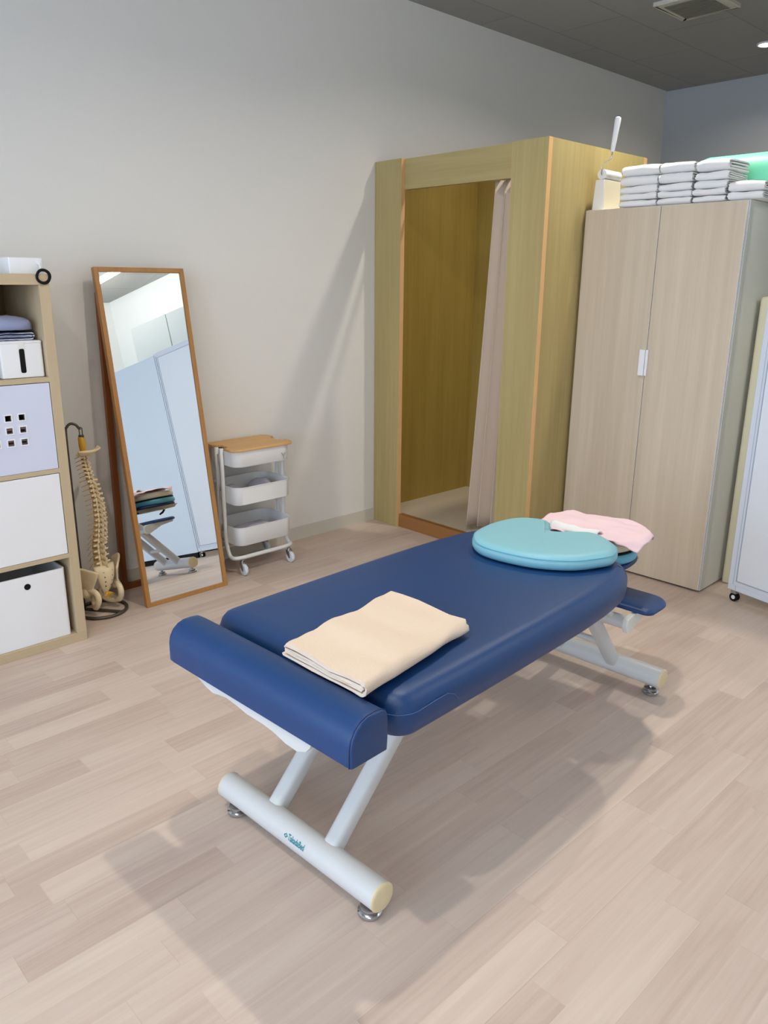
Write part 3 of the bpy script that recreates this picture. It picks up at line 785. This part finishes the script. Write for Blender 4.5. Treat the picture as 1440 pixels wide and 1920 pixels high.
# ------------------------------------------------------------------ three-tier utility cart
cart = empty('utility_cart', (.155, 2.22, 0), 0, 'white three-tier metal cart on casters with a bamboo lid beside the mirror', 'cart')
HX, HY = .125, .172      # tray half sizes (x, y)
def tray(z0, z1):
    o_ = rrect(-HX, HX, -HY, HY, .05, 8)
    m = MB(); m.loft(o_, [(.004, z0 + .002), (.0, z0 + .006), (0, z1 - .003), (-.0025, z1 - .002), (-.003, z1), (-.0015, z1 + .0015), (.001, z1), (.0025, z1 - .003), (.003, z0 + .008)])
    return m.build('tray', M_cart, cart, sharp=45)
for z0, z1 in ((.152, .25), (.366, .46), (.562, .644)): tray(z0, z1)
RT = .0105
for sx in (-1, 1):
    xpost = .0225 * sx; yp = HY + .012; zb = .088; xe = .104 * sx; rb = .05
    half_ = [Vector((xpost, -yp, z)) for z in (.652, .5, .35, .24, .2)]
    # sweep outwards and down to the bottom bar
    c0, c1, c2 = Vector((xpost, -yp, .2)), Vector((xpost + sx * .012, -yp, zb)), Vector((xe, -yp + .002, zb))
    c3 = Vector((xe, -yp + .06, zb))
    for q in range(1, 9):
        t_ = q / 8; half_.append(c0.lerp(c1, t_).lerp(c1.lerp(Vector((xe - sx * .03, -yp, zb)), t_), t_))
    p0_ = half_[-1]
    for q in range(1, 9):
        t_ = q / 8; half_.append(p0_.lerp(c2, t_).lerp(c2.lerp(c3, t_), t_))
    path = half_ + [Vector((p.x, -p.y, p.z)) for p in reversed(half_)]
    MB().tube(path, RT, 16, up=(1, 0, 0)).build('tube_frame', M_cart, cart, sharp=0)
for s in (-1, 1):
    for z in (.6, .41, .2):
        MB().box(-.014, .014, s * (HY + .012) - .004, s * (HY + .012) + .004, z - .02, z + .02).build('clamp_plate', M_cart, cart, bevel=.001)
lo_ = []
HL = .188; XL = .136
def lid_outline():
    P = []
    def c(cx, cy, r, a0, a1, n=6): P.extend([(cx + r * cos(radians(a0 + (a1 - a0) * k / n)), cy + r * sin(radians(a0 + (a1 - a0) * k / n))) for k in range(n + 1)])
    c(XL - .04, -HL + .04, .04, -90, 0); c(XL - .04, HL - .04, .04, 0, 90)
    P.extend([(.05, HL)]); c(.04, HL - .012, .012, 60, 0, 2); c(.03, HL - .028, .008, 0, -90, 3); c(-.03, HL - .028, .008, -90, -180, 3); c(-.05, HL - .012, .012, 180, 110, 2)
    c(-XL + .04, HL - .04, .04, 90, 180); c(-XL + .04, -HL + .04, .04, 180, 270)
    P.extend([(-.05, -HL)]); c(-.05, -HL + .012, .012, -110, -180, 2); c(-.03, -HL + .028, .008, 180, 90, 3); c(.03, -HL + .028, .008, 90, 0, 3); c(.04, -HL + .012, .012, 0, -60, 2)
    return P
MB().loft(lid_outline(), [(.001, .6455), (0, .647), (0, .656), (.0015, .658)]).build('lid', M_bamboo, cart, sharp=45)
for sx in (-1, 1):
    for s in (-1, 1):
        x0, y0 = sx * .112, s * .148
        m = MB(); m.cyl((x0, y0, .082), (x0, y0, .07), .008, n=16); m.cyl((x0, y0, .07), (x0, y0, .062), .015, n=20)
        fy = .011
        for q in (-1, 1): m.prism([(x0 - .014, .064), (x0 + .014, .064), (x0 + .022, .034), (x0 + .02, .024), (x0 + .012, .024), (x0 - .006, .044)], y0 + q * fy - .001, y0 + q * fy + .001, 'y')
        cst = m.build('caster', M_chrome, cart, sharp=40)
        w = MB(); xw, zw = x0 + .014, .0305
        w.tube([(xw, y0 - .0095, zw), (xw, y0 - .009, zw), (xw, y0 - .005, zw), (xw, y0 + .005, zw), (xw, y0 + .009, zw), (xw, y0 + .0095, zw)], [.02, .027, .0305, .0305, .027, .02], 28)
        w.build('wheel', M_wheel, cst, sharp=35)
r = empty('wire_hook', (.155 + HX + .004, 2.22 + .118, .585), 0, 'small silver wire hook on the top tray of the white cart', 'hook')
m = MB(); m.tube([(0, -.012, .022), (0, 0, .006), (0, .012, .022)], .0014, 8); m.tube([(0, 0, .006), (.001, .0, -.004), (.006, .001, -.014), (.012, .006, -.012), (.013, .01, -.004)], .0014, 8)
m.build('wire', M_chrome, r)
for i, (x, y, z, rx, ry, rz, lab) in enumerate(((.155, 2.125, .3765, .085, .062, .068, 'grey lilac cloth bundle in the middle tray near the mirror'), (.155, 2.285, .3765, .088, .066, .066, 'grey lilac cloth bundle in the middle tray away from the mirror'), (.155, 2.21, .1625, .09, .125, .062, 'grey lilac cloth spread in the bottom tray of the cart'))):
    r = empty('cloth_bundle', (x, y, z), 0, lab, 'cloth', 'cloths in the white cart')
    soft(0, rx, ry, rz, 5.1 + i * 3, .4).build('cloth_heap', M_greyc, r, sharp=0)
# ------------------------------------------------------------------ spine model on stand (local x lateral, -y posterior)
sp = empty('spine_model', (.2, 1.345, 0), radians(102.1), 'life-size anatomical spine model with pelvis hanging on a metal stand beside the shelving unit', 'anatomical model')
def SPc(z):     # posterior offset (positive = towards the back of the spine) along the column
    pts = [(.20, .045), (.26, .03), (.31, .028), (.37, .04), (.44, .052), (.52, .05), (.58, .034), (.63, .012), (.68, -.004), (.73, -.012)]
    if z <= pts[0][0]: return pts[0][1]
    for (a, va), (b, vb) in zip(pts, pts[1:]):
        if z <= b:
            q = (z - a) / (b - a); q = q * q * (3 - 2 * q); return va + (vb - va) * q
    return pts[-1][1]
z = .222; lev = []
for i in range(24):
    if i < 5: hgt, w = .0285 - .0006 * i, .025 - .0008 * i
    elif i < 17: hgt, w = .0245 - .0005 * (i - 5), .0195 - .0006 * (i - 5)
    else: hgt, w = .0165, .0125 - .0002 * (i - 17)
    lev.append((z, hgt, w, i)); z += hgt
for (z, hgt, w, i) in lev:
    zc = z + hgt * .5; y = -SPc(zc); sl_ = (SPc(zc + .01) - SPc(zc - .01)) / .02
    hb = hgt * .74
    m = MB(); n = 18; rings = ((-.5, 1), (-.38, 1.03), (-.15, .9), (.15, .9), (.38, 1.03), (.5, 1))
    vs = []
    for (q, k) in rings:
        for j in range(n):
            a = 2 * pi * j / n
            vs.append((cos(a) * w * k, y + .012 + sin(a) * w * .78 * k - sl_ * q * hb, zc + q * hb))
    fs = [tuple(range(n))[::-1], tuple((len(rings) - 1) * n + j for j in range(n))] + [(r_ * n + j, r_ * n + (j + 1) % n, (r_ + 1) * n + (j + 1) % n, (r_ + 1) * n + j) for r_ in range(len(rings) - 1) for j in range(n)]
    m.add(vs, fs)
    yb = y + .012 - w * .7
    # arch, processes
    th = .0042 if i > 16 else .0055 if i < 5 else .0048
    spl = .03 if i < 5 else (.036 if i < 14 else .028) if i < 17 else (.02 if i < 22 else .012)
    drop = .006 if i < 5 else (.02 if i < 14 else .012) if i < 17 else .006
    m.tube([(0, yb + .004, zc), (0, yb - .012, zc - .002), (0, yb - .012 - spl * .5, zc - drop * .6), (0, yb - .012 - spl, zc - drop)], [th * 1.5, th * 1.3, th * .8, th * 1.05], 10, sx=1.5 if i < 5 else 1.1, sy=.8)
    tl = .036 if i < 5 else (.03 - .0006 * (i - 5)) if i < 17 else .019
    for s in (-1, 1):
        m.tube([(s * w * .6, yb + .004, zc + .001), (s * (w * .75 + .004), yb - .008, zc + .002), (s * tl, yb - (.008 if i < 5 else .018 if i < 17 else .002), zc + .003)], [th * 1.2, th, th * (1.05 if i > 4 else .7)], 8)
        m.tube([(s * w * .55, yb - .008, zc + hgt * .45), (s * w * .6, yb - .011, zc - hgt * .45)], [th * .9, th * 1.0], 8)
    m.build('vertebra', M_bone, sp, sharp=55)
    # disc on top of each vertebra
    d = MB(); zt_ = z + hgt; yt = -SPc(zt_)
    d.tube([(0, yt + .012, zc + hb * .5 - .001), (0, yt + .012, zt_ + hgt * .13 + .001)], w * .96, 18, sx=1, sy=.78, up=(1, 0, 0))
    d.build('disc', M_disc, sp, sharp=50)
    if i < 23:
        for s in (-1, 1):
            L_ = .021 if i < 17 else .012
            p0 = Vector((s * w * .6, yb + .004, zc + hb * .55)); 
            MB().tube([p0, p0 + Vector((s * .012, .004, -.003)), p0 + Vector((s * (.012 + L_ * .6), .012, -.004 - (.012 if i < 6 else .003))), p0 + Vector((s * (.012 + L_), .02, -.006 - (.026 if i < 6 else .006)))], [.0019, .0018, .0015, .0011], 8).build('spinal_nerve', M_nerve, sp, sharp=0)
ztop = z
yt = -SPc(ztop)
# occipital plate and brain stem
def occ(i, j):
    a = (i - .5) * 2.3 + .35; rr = .012 + j * .062
    x = sin(a) * rr * 1.05; yy = -cos(a) * rr * 1.0
    return Vector((x, yt + .014 + yy, ztop + .008 + (j ** 2) * .022 - .006 * sin(j * pi)))
MB().grid(occ, 22, 8).build('occipital_bone', M_bone, sp, sharp=0, solid=.007)
m = MB()
for s in (-1, 1): m.ell((s * .016, yt + .012, ztop + .003), .011, .014, .009)
m.build('skull_base', M_bone, sp, sharp=0)
m = MB(); m.tube([(0, yt + .006, ztop - .01), (0, yt + .006, ztop + .02), (.001, yt + .007, ztop + .042), (-.001, yt + .008, ztop + .079), (0, yt + .008, ztop + .08)], [.010, .012, .0155, .0135, .011], 14); m.build('brain_stem', M_nerve, sp, sharp=0)
m = MB(); m.cyl((0, yt + .008, ztop + .079), (0, yt + .008, ztop + .089), .0115, n=18)
m.tube([(-.007, yt + .008, ztop + .088), (-.007, yt + .008, ztop + .12), (0, yt + .008, ztop + .124), (.007, yt + .008, ztop + .12), (.007, yt + .008, ztop + .088)], .0022, 8)
m.build('suspension_link', M_darkmetal, sp)
zl = ztop + .124
# sacrum and coccyx
vs = []; secs = [(.226, .052, .026), (.2, .05, .028), (.17, .042, .024), (.14, .032, .018), (.115, .022, .013), (.095, .013, .008), (.078, .008, .006), (.066, .004, .004)]
n = 20; ybase = {}
for (zz, wx, wy) in secs:
    yy = -.045 - .018 * sin((.226 - zz) / .16 * pi) + .01 * ((.226 - zz) / .16)
    for j in range(n):
        a = 2 * pi * j / n; k = 1 + (.12 * cos(3 * (a + pi / 2)) if sin(a) < 0 else 0)
        vs.append((cos(a) * wx, yy + sin(a) * wy * k, zz))
fs = [tuple(range(n)), tuple((len(secs) - 1) * n + j for j in range(n))] + [(r_ * n + j, r_ * n + (j + 1) % n, (r_ + 1) * n + (j + 1) % n, (r_ + 1) * n + j) for r_ in range(len(secs) - 1) for j in range(n)]
sac = MB().add(vs, fs).build('sacrum', M_bone, sp, sharp=0)
for q, zz in enumerate((.2, .178, .156, .134)):
    for s in (-1, 1):
        wx = .021 - q * .0028; yy = -.045 - .018 * sin((.226 - zz) / .16 * pi) + .01 * ((.226 - zz) / .16) - (.0262, .0238, .0195, .0156)[q] * .9
        MB().ell((s * wx, yy + .003, zz), .0045, .0055, .0052, 10, 6).build('foramen', M_dark, sac, sharp=0)
m = MB()
for a in range(-70, 71, 20): m.tube([(0, -.052, .1), (sin(radians(a)) * .014, -.068, .094), (sin(radians(a)) * .03, -.072, .094 - cos(radians(a)) * .03)], [.0022, .002, .0012], 6)
m.build('sacral_nerves', M_nerve, sp, sharp=0)
# hip bones
for s in (-1, 1):
    def wing(i, j):
        # i along crest (0 back .. 1 front), j from root to crest
        a = i
        crest = Vector((.045 + .085 * sin(a * pi * .62), -.078 + .135 * a, .205 + .045 * sin(a * pi * .8) - .02 * a))
        root = Vector((.066 + .012 * sin(a * pi), -.048 + .055 * a, .125 - .018 * a))
        p = root.lerp(crest, j); p.x += -.012 * sin(j * pi) * sin(a * pi)
        p.x *= s; return p
    hb_ = MB().grid(wing, 16, 10).build('hip_bone', M_bone, sp, sharp=0, solid=.0105, subsurf=1)
    m = MB()
    ring_ = catmull([(s * .07, -.02, .118), (s * .062, -.06, .112), (s * .06, -.075, .085), (s * .062, -.062, .05), (s * .055, -.035, .034), (s * .035, .0, .038), (s * .022, .028, .062), (s * .03, .035, .084), (s * .055, .012, .098)], 5)
    rad = [.0135 if q < 18 else .011 if q < 28 else .009 for q in range(len(ring_))]
    m.tube(ring_, rad, 12, closed=True); m.build('ischium', M_bone, hb_, sharp=0)
    m = MB(); m.ell((s * .078, -.012, .105), .02, .024, .024, 16, 10); m.build('hip_socket', M_bone, hb_, sharp=0)
MB().ell((0, .034, .072), .024, .008, .016, 14, 8).build('pubic_disc', M_disc, sp, sharp=0)
# stand
px_, py_ = -.055, .045
pole = catmull([(px_, py_, .008), (px_, py_, .3), (px_, py_, .6), (px_, py_, zl - .03), (px_ + .006, py_ - .003, zl + .004), (px_ + .02, py_ - .012, zl + .018), (px_ + .036, py_ - .024, zl + .012), (-.006, yt + .01, zl - .004), (0, yt + .008, zl - .004)], 7, False)
MB().tube(pole, .0058, 12).build('stand_pole', M_darkmetal, sp, sharp=0)
rc = (-.008, -.022)
ring_ = [(rc[0] + cos(q) * .105, rc[1] + sin(q) * .105, .0075) for q in [2 * pi * i / 56 for i in range(56)]]
MB().tube(ring_, .0075, 10, closed=True).build('stand_ring', M_darkmetal, sp, sharp=0)
MB().tube([(px_, py_, .0075), (.025, -.12, .0075)], .007, 10).build('stand_bar', M_darkmetal, sp)
# ------------------------------------------------------------------ changing booth
WB, HB, YB0, YB1 = 1.1737, 2.1026, 3.237, 4.135
TH = .03
bt = empty('changing_booth', (0, YB0, 0), 0, 'olive oak laminate changing booth standing against the wall with an open doorway', 'booth')
D_ = YB1 - YB0
def part(name, m, x0, x1, y0, y1, z0, z1, par=bt, bv=0): return MB().box(x0, x1, y0, y1, z0, z1).build(name, m, par, bevel=bv)
CL, CR = .212, .966
def panel(name, x0, x1, y0, y1, z0, z1, m):
    return part(name, m, x0, x1, y0, y1, z0, z1)
lp = panel('front_post', .003, CL, 0, TH, 0, HB, M_booth)
part('edge_band', M_edge, CL, CL + .0012, .0005, TH, 0, HB, lp)
rp_ = panel('front_post', CR, WB, 0, TH, 0, HB, M_booth)
part('edge_band', M_edge, WB, WB + .0012, .0005, TH, 0, HB, rp_); part('edge_band', M_edge, CR - .0012, CR, .0005, TH, 0, HB, rp_)
hd = panel('header', CL + .0015, CR - .0015, .024, .024 + TH, 1.945, HB - .001, M_boothx)
part('side_panel', M_booth, WB - TH, WB - .0005, TH, D_, 0, HB - .0005)
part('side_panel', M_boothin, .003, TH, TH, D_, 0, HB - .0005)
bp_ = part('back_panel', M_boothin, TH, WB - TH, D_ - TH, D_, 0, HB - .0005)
part('edge_band', M_edge, WB - .0004, WB + .0008, D_ - TH, D_, 0, HB - .0005, bp_)
part('platform', M_platform, TH, WB - TH, .03, D_ - TH, .0, .075)
part('kickboard', M_kick, CL + .0015, CR - .0015, .016, .03, 0, .068); part('step_edge', M_kick, CL + .0015, CR - .0015, .016, .05, .068, .079)
MB().cyl((TH + .001, .112, 1.98), (WB - TH - .001, .112, 1.98), .009, n=14).build('curtain_rail', M_chrome, bt)
# curtain drawn to the right
cu = empty('curtain', (0, YB0, 0), 0, 'beige pink curtain gathered at the right side of the booth doorway', 'curtain')
def cur(i, j):
    z = .112 + (1.952 - .112) * j
    b = 1 - j
    xl = .803 - .085 * b ** 1.15; xr = 1.06
    x = xl + (xr - xl) * i
    amp = .022 + .016 * b
    ph = i * 2 * pi * 3.9 - 1.0
    y = .112 + amp * sin(ph) - .012 * b * (1 - i)
    x += .007 * sin(ph * 2) * (1 - .3 * b)
    return Vector((x, y, z + .012 * (1 - j) * sin(i * 7)))
MB().grid(cur, 90, 24).build('curtain_cloth', M_curtain, cu, sharp=0, solid=.003)

# ------------------------------------------------------------------ two-door cabinet
CAx, CAy, CW, CHH, CDp, CA = 1.1865, 3.563, .795, 1.8054, .56, .012 / .6
cb = empty('cabinet', (CAx, CAy, 0), CA * .6, 'tall two-door cabinet with pale wood doors beside the booth', 'cabinet')
bd = MB(); bd.box(0, .016, .02, CDp, 0, CHH); bd.box(CW - .016, CW, .02, CDp, 0, CHH); bd.box(.016, CW - .016, .02, CDp, CHH - .016, CHH); bd.box(.016, CW - .016, .02, CDp, 0.005, .02); bd.box(.016, CW - .016, CDp - .01, CDp, .02, CHH)
bd.v = []; bd.f = []
bd.box(0, CW, .0205, CDp, 0.006, CHH); bd.build('cabinet_body', M_cabbody, cb, bevel=.001)
MB().box(.01, CW - .01, .03, CDp - .02, 0, .008).build('plinth', M_black, cb)
gp = CW / 2
for k_, (x0, x1) in enumerate(((.0015, gp - .002), (gp + .002, CW - .003))):
    d = MB().box(x0, x1, 0.001, .019, .012, CHH - .0035).build('door', M_cab, cb, bevel=.0008)
    e = MB()
    for (xa, xb_, za, zb_) in ((x0, x0 + .0012, .012, CHH - .0035), (x1 - .0012, x1, .012, CHH - .0035), (x0, x1, CHH - .0047, CHH - .0033)): e.box(xa - .0001, xb_ + .0001, 0.0008, .018, za, zb_)
    e.v = []; e.f = []
    e.box(x1 - .0012, x1 + .0003, .0012, .018, .013, CHH - .004) if k_ == 0 else e.box(x1 - .0005, x1 + .0006, .0008, .0185, .012, CHH - .0033)
    e.build('door_edge', M_white, d)
    xh = x1 - .03 if k_ == 0 else x0
    if k_ == 0: hm = MB().box(xh + .002, x1 + .001, -.012, .0005, 1.025, 1.15)
    else: hm = MB().box(x0 - .001, x0 + .012, -.01, .0005, 1.025, 1.15)
    hm.build('handle', M_white, d, bevel=.0015)
def cbw(x, y, z=CHH):
    a = CA * .6; return Vector((CAx + x * cos(a) - y * sin(a), CAy + x * sin(a) + y * cos(a), z))
# folded white towels in four stacks
stacks = [(.178, .186, [.029, .026, .032, .040, .047], 'left stack'), (.371, .158, [.028, .026, .032, .040, .045], 'stack next to the left one'),
          (.540, .146, [.026, .026, .032, .035, .047], 'tall stack nearest the mint cushion'), (.696, .15, [.032, .04], 'short right-hand stack')]
ords = {5: ['bottom', 'second lowest', 'middle', 'second highest', 'topmost'], 2: ['lower', 'upper']}
for si, (x0, w, hs_, sl_) in enumerate(stacks):
    z = CHH + .001
    for ti, h_ in enumerate(hs_):
        dep = .215 if si < 3 else .25
        p = cbw(x0 + random.uniform(-.003, .003), .012 + random.uniform(-.004, .004) + (.0 if si != 3 else -.004), z)
        r = empty('hand_towel', p, CA * .6 + random.uniform(-.02, .02), '%s white folded towel of the %s on the cabinet' % (ords[len(hs_)][ti], sl_), 'towel', 'folded white towels on the cabinet')
        m0 = folded(dep, w, h_, h_ / 5.2, 12, .006, si * 3.1 + ti * 1.7, True, M=2)
        m = MB(); m.v = [(y_, dep - x_, z_) for x_, y_, z_ in m0.v]; m.f = list(m0.f)
        m.build('towel_layers', M_wtowel if True else M_ctowel, r, sharp=60)
        z += h_ * 1.0 + .0022
# cream box and lint roller
r = empty('tissue_box', cbw(.012, .035, CHH + .0005), CA * .6, 'slim white and cream box standing on the left end of the cabinet', 'box')
m = MB(); m.add([(0, 0, 0), (.062, 0, 0), (.062, .16, 0), (0, .16, 0), (.01, .0, .138), (.058, .0, .138), (.058, .155, .138), (.01, .155, .138)], [(0, 1, 2, 3), (4, 5, 6, 7), (0, 1, 5, 4), (1, 2, 6, 5), (2, 3, 7, 6), (3, 0, 4, 7)])
m.build('box_body', M_cabbody, r, bevel=.002)
m = MB(); m.add([(.0621, .002, .002), (.0621, .158, .002), (.0583, .153, .136), (.0583, .002, .136), (.0626, .002, .002), (.0626, .158, .002), (.0588, .153, .136), (.0588, .002, .136)], [(0, 1, 2, 3), (4, 5, 6, 7), (0, 1, 5, 4), (1, 2, 6, 5), (2, 3, 7, 6), (3, 0, 4, 7)])
m.build('side_face', M_cream, r)
lr = empty('lint_roller', cbw(.045, .05, CHH + .1395), CA * .6, 'white lint roller with an upright handle lying on the cream box', 'lint roller')
m = MB(); m.cyl((.006, -.01, .0235), (.006, .14, .0235), .0235, n=28); m.build('paper_roll', M_white, lr)
m = MB(); m.cyl((.006, -.013, .0235), (.006, -.0102, .0235), .017, n=24); m.build('roll_end', M_cabbody, lr)
m = MB(); m.tube([(.006, -.012, .02), (.006, -.018, .03), (.009, -.019, .06), (.012, -.018, .066), (.05, -.016, .088), (.054, -.016, .096), (.057, -.016, .128)], .0026, 8); m.build('wire_arm', M_chrome, lr, sharp=0)
m = MB(); m.tube([(.056, -.016, .118), (.058, -.016, .14), (.072, -.016, .255), (.0735, -.016, .266), (.074, -.016, .269)], [.0095, .0105, .0145, .013, .006], 16); m.build('handle', M_white, lr, sharp=45)
# mint cushion at the back of the cabinet
r = empty('mint_cushion', cbw(.42, .26, CHH + .0005), CA * .6, 'mint green vinyl cushion lying on the cabinet behind the white towels', 'cushion')
m = MB(); pr = rrect(0, .26, 0, .231, [.07, .09, .09, .07], 8)
n = len(pr); xs_ = [0, .008, .03, .3, .62, .642, .65]; ks = [.86, .96, 1, 1, 1, .96, .86]
vs = [(x, .13 + (y - .13) * k, .12 + (z - .12) * k) if z > .02 else (x, .13 + (y - .13) * k, z) for x, k in zip(xs_, ks) for (y, z) in pr]
fs = [tuple(range(n))[::-1], tuple((len(xs_) - 1) * n + k for k in range(n))] + [(i * n + k, i * n + (k + 1) % n, (i + 1) * n + (k + 1) % n, (i + 1) * n + k) for i in range(len(xs_) - 1) for k in range(n)]
m.add(vs, fs).build('cushion_body', M_mint, r, sharp=50)
# ivory mat standing beside the cabinet
r = empty('ivory_mat', (1.995, 3.80, 0), 0, 'thick ivory vinyl mat standing upright between the cabinet and the whiteboard', 'mat')
m = MB(); m.loft(rrect(0, .6, 0, .1, .016, 5), [(.014, .0), (.004, .004), (0, .014), (0, 1.39), (.004, 1.4), (.014, 1.404)]); m.build('mat_body', M_mat, r, sharp=50)

# ------------------------------------------------------------------ rolling whiteboard and partition
WA = radians(-12.5)
wbd = empty('rolling_whiteboard', (2.107, 3.603, 0), WA, 'tall white rolling board with a pale aluminium frame at the right edge', 'whiteboard')
LW, HW, z0b = 1.24, 1.875, .055
for (n_, x0, x1, z0, z1) in (('frame_post', 0, .042, z0b, HW), ('frame_post', LW - .042, LW, z0b, HW), ('frame_rail', .042, LW - .042, z0b, z0b + .05), ('frame_rail', .042, LW - .042, HW - .045, HW)):
    MB().box(x0, x1, 0, .032, z0, z1).build(n_, M_alu, wbd, bevel=.003)
    if n_ == 'frame_post':
        s0 = x0 + .026 if x0 == 0 else x0 + .012
MB().box(.026, LW - .026, -.0012, .004, z0b + .03, HW - .028).build('frame_bead', M_alu, wbd, bevel=.0006)
MB().box(.042, LW - .042, -.003, .02, z0b + .05, HW - .045).build('board_panel', M_board, wbd)
MB().box(.0275, .029, -.0022, -.0011, z0b + .03, HW - .03).build('frame_groove', mat('groove_grey', rgb(156, 168, 184), .5), wbd)
M_groove = bpy.data.materials['groove_grey']
for (x0, x1, z0, z1) in ((.042, .046, z0b + .05, HW - .045), (LW - .046, LW - .042, z0b + .05, HW - .045), (.042, LW - .042, z0b + .05, z0b + .054), (.042, LW - .042, HW - .049, HW - .045), (LW - .024, LW - .0225, z0b + .03, HW - .03)):
    MB().box(x0, x1, -.0045, -.0028 if x1 < LW - .03 or x0 < LW - .06 else -.001, z0, z1).build('frame_groove', M_groove, wbd)
for x in (.03, LW - .04):
    c_ = MB(); c_.box(x - .012, x + .016, .002, .03, .04, .058); cs = c_.build('caster', M_chrome, wbd)
    w = MB(); w.cyl((x + .004, .016 - .011, .021), (x + .004, .016 + .011, .021), .021, n=24); w.build('wheel', M_black, cs)
    h_ = MB(); h_.cyl((x + .004, .016 - .0125, .021), (x + .004, .016 + .0125, .021), .01, n=18); h_.build('wheel_hub', M_white, cs)
ca_, sa_ = cos(WA), sin(WA)
p2 = Vector((2.107 + (LW + .012) * ca_, 3.603 + (LW + .012) * sa_, 0))
pt = empty('white_partition', p2, WA, 'plain pale partition panel seen in the mirror next to the whiteboard', 'partition')
MB().box(0, 1.9, .004, .03, .05, 1.862).build('partition_panel', M_part, pt, bevel=.003)
MB().box(.01, 1.89, .006, .028, 0, .05).build('partition_gap_shade', M_black, pt)  # black strip stands for the shade in the gap under the panel
# white wall cupboards behind, seen in the mirror
M_cupb = mat('grey_white_laminate', rgb(214, 219, 216), .5)
wdv = Vector((XR - (JX + T), YC - JY, 0)); La = wdv.length; wdv.normalize(); an = math.atan2(wdv.y, wdv.x)
for i, (a, b) in enumerate(((.6, 1.552), (1.56, 2.1))):
    pz = Vector((JX + T, JY, 0)) + wdv * a
    t = empty('white_cupboard', pz, an, ('left' if i == 0 else 'right') + ' tall plain white cupboard by the far wall that shows in the mirror', 'cupboard')
    MB().box(0, b - a, -.42, -.012, .05, 2.42).build('cupboard_body', M_cupb, t, bevel=.002)
    MB().box(.01, b - a - .01, -.4, -.03, 0, .05).build('plinth', M_black, t)
    MB().box(.002, b - a - .002, -.438, -.4205, .055, 2.415).build('door', M_cupb, t, bevel=.001)

# ------------------------------------------------------------------ render settings
vs_ = scn.view_settings
vs_.view_transform = 'Standard'; vs_.look = 'None'; vs_.exposure = 0; vs_.gamma = 1; vs_.use_curve_mapping = False
cy = scn.cycles
cy.use_denoising = True
cy.max_bounces = 8; cy.diffuse_bounces = 5; cy.glossy_bounces = 4; cy.transmission_bounces = 2
cy.sample_clamp_indirect = 8; cy.caustics_reflective = False; cy.caustics_refractive = False
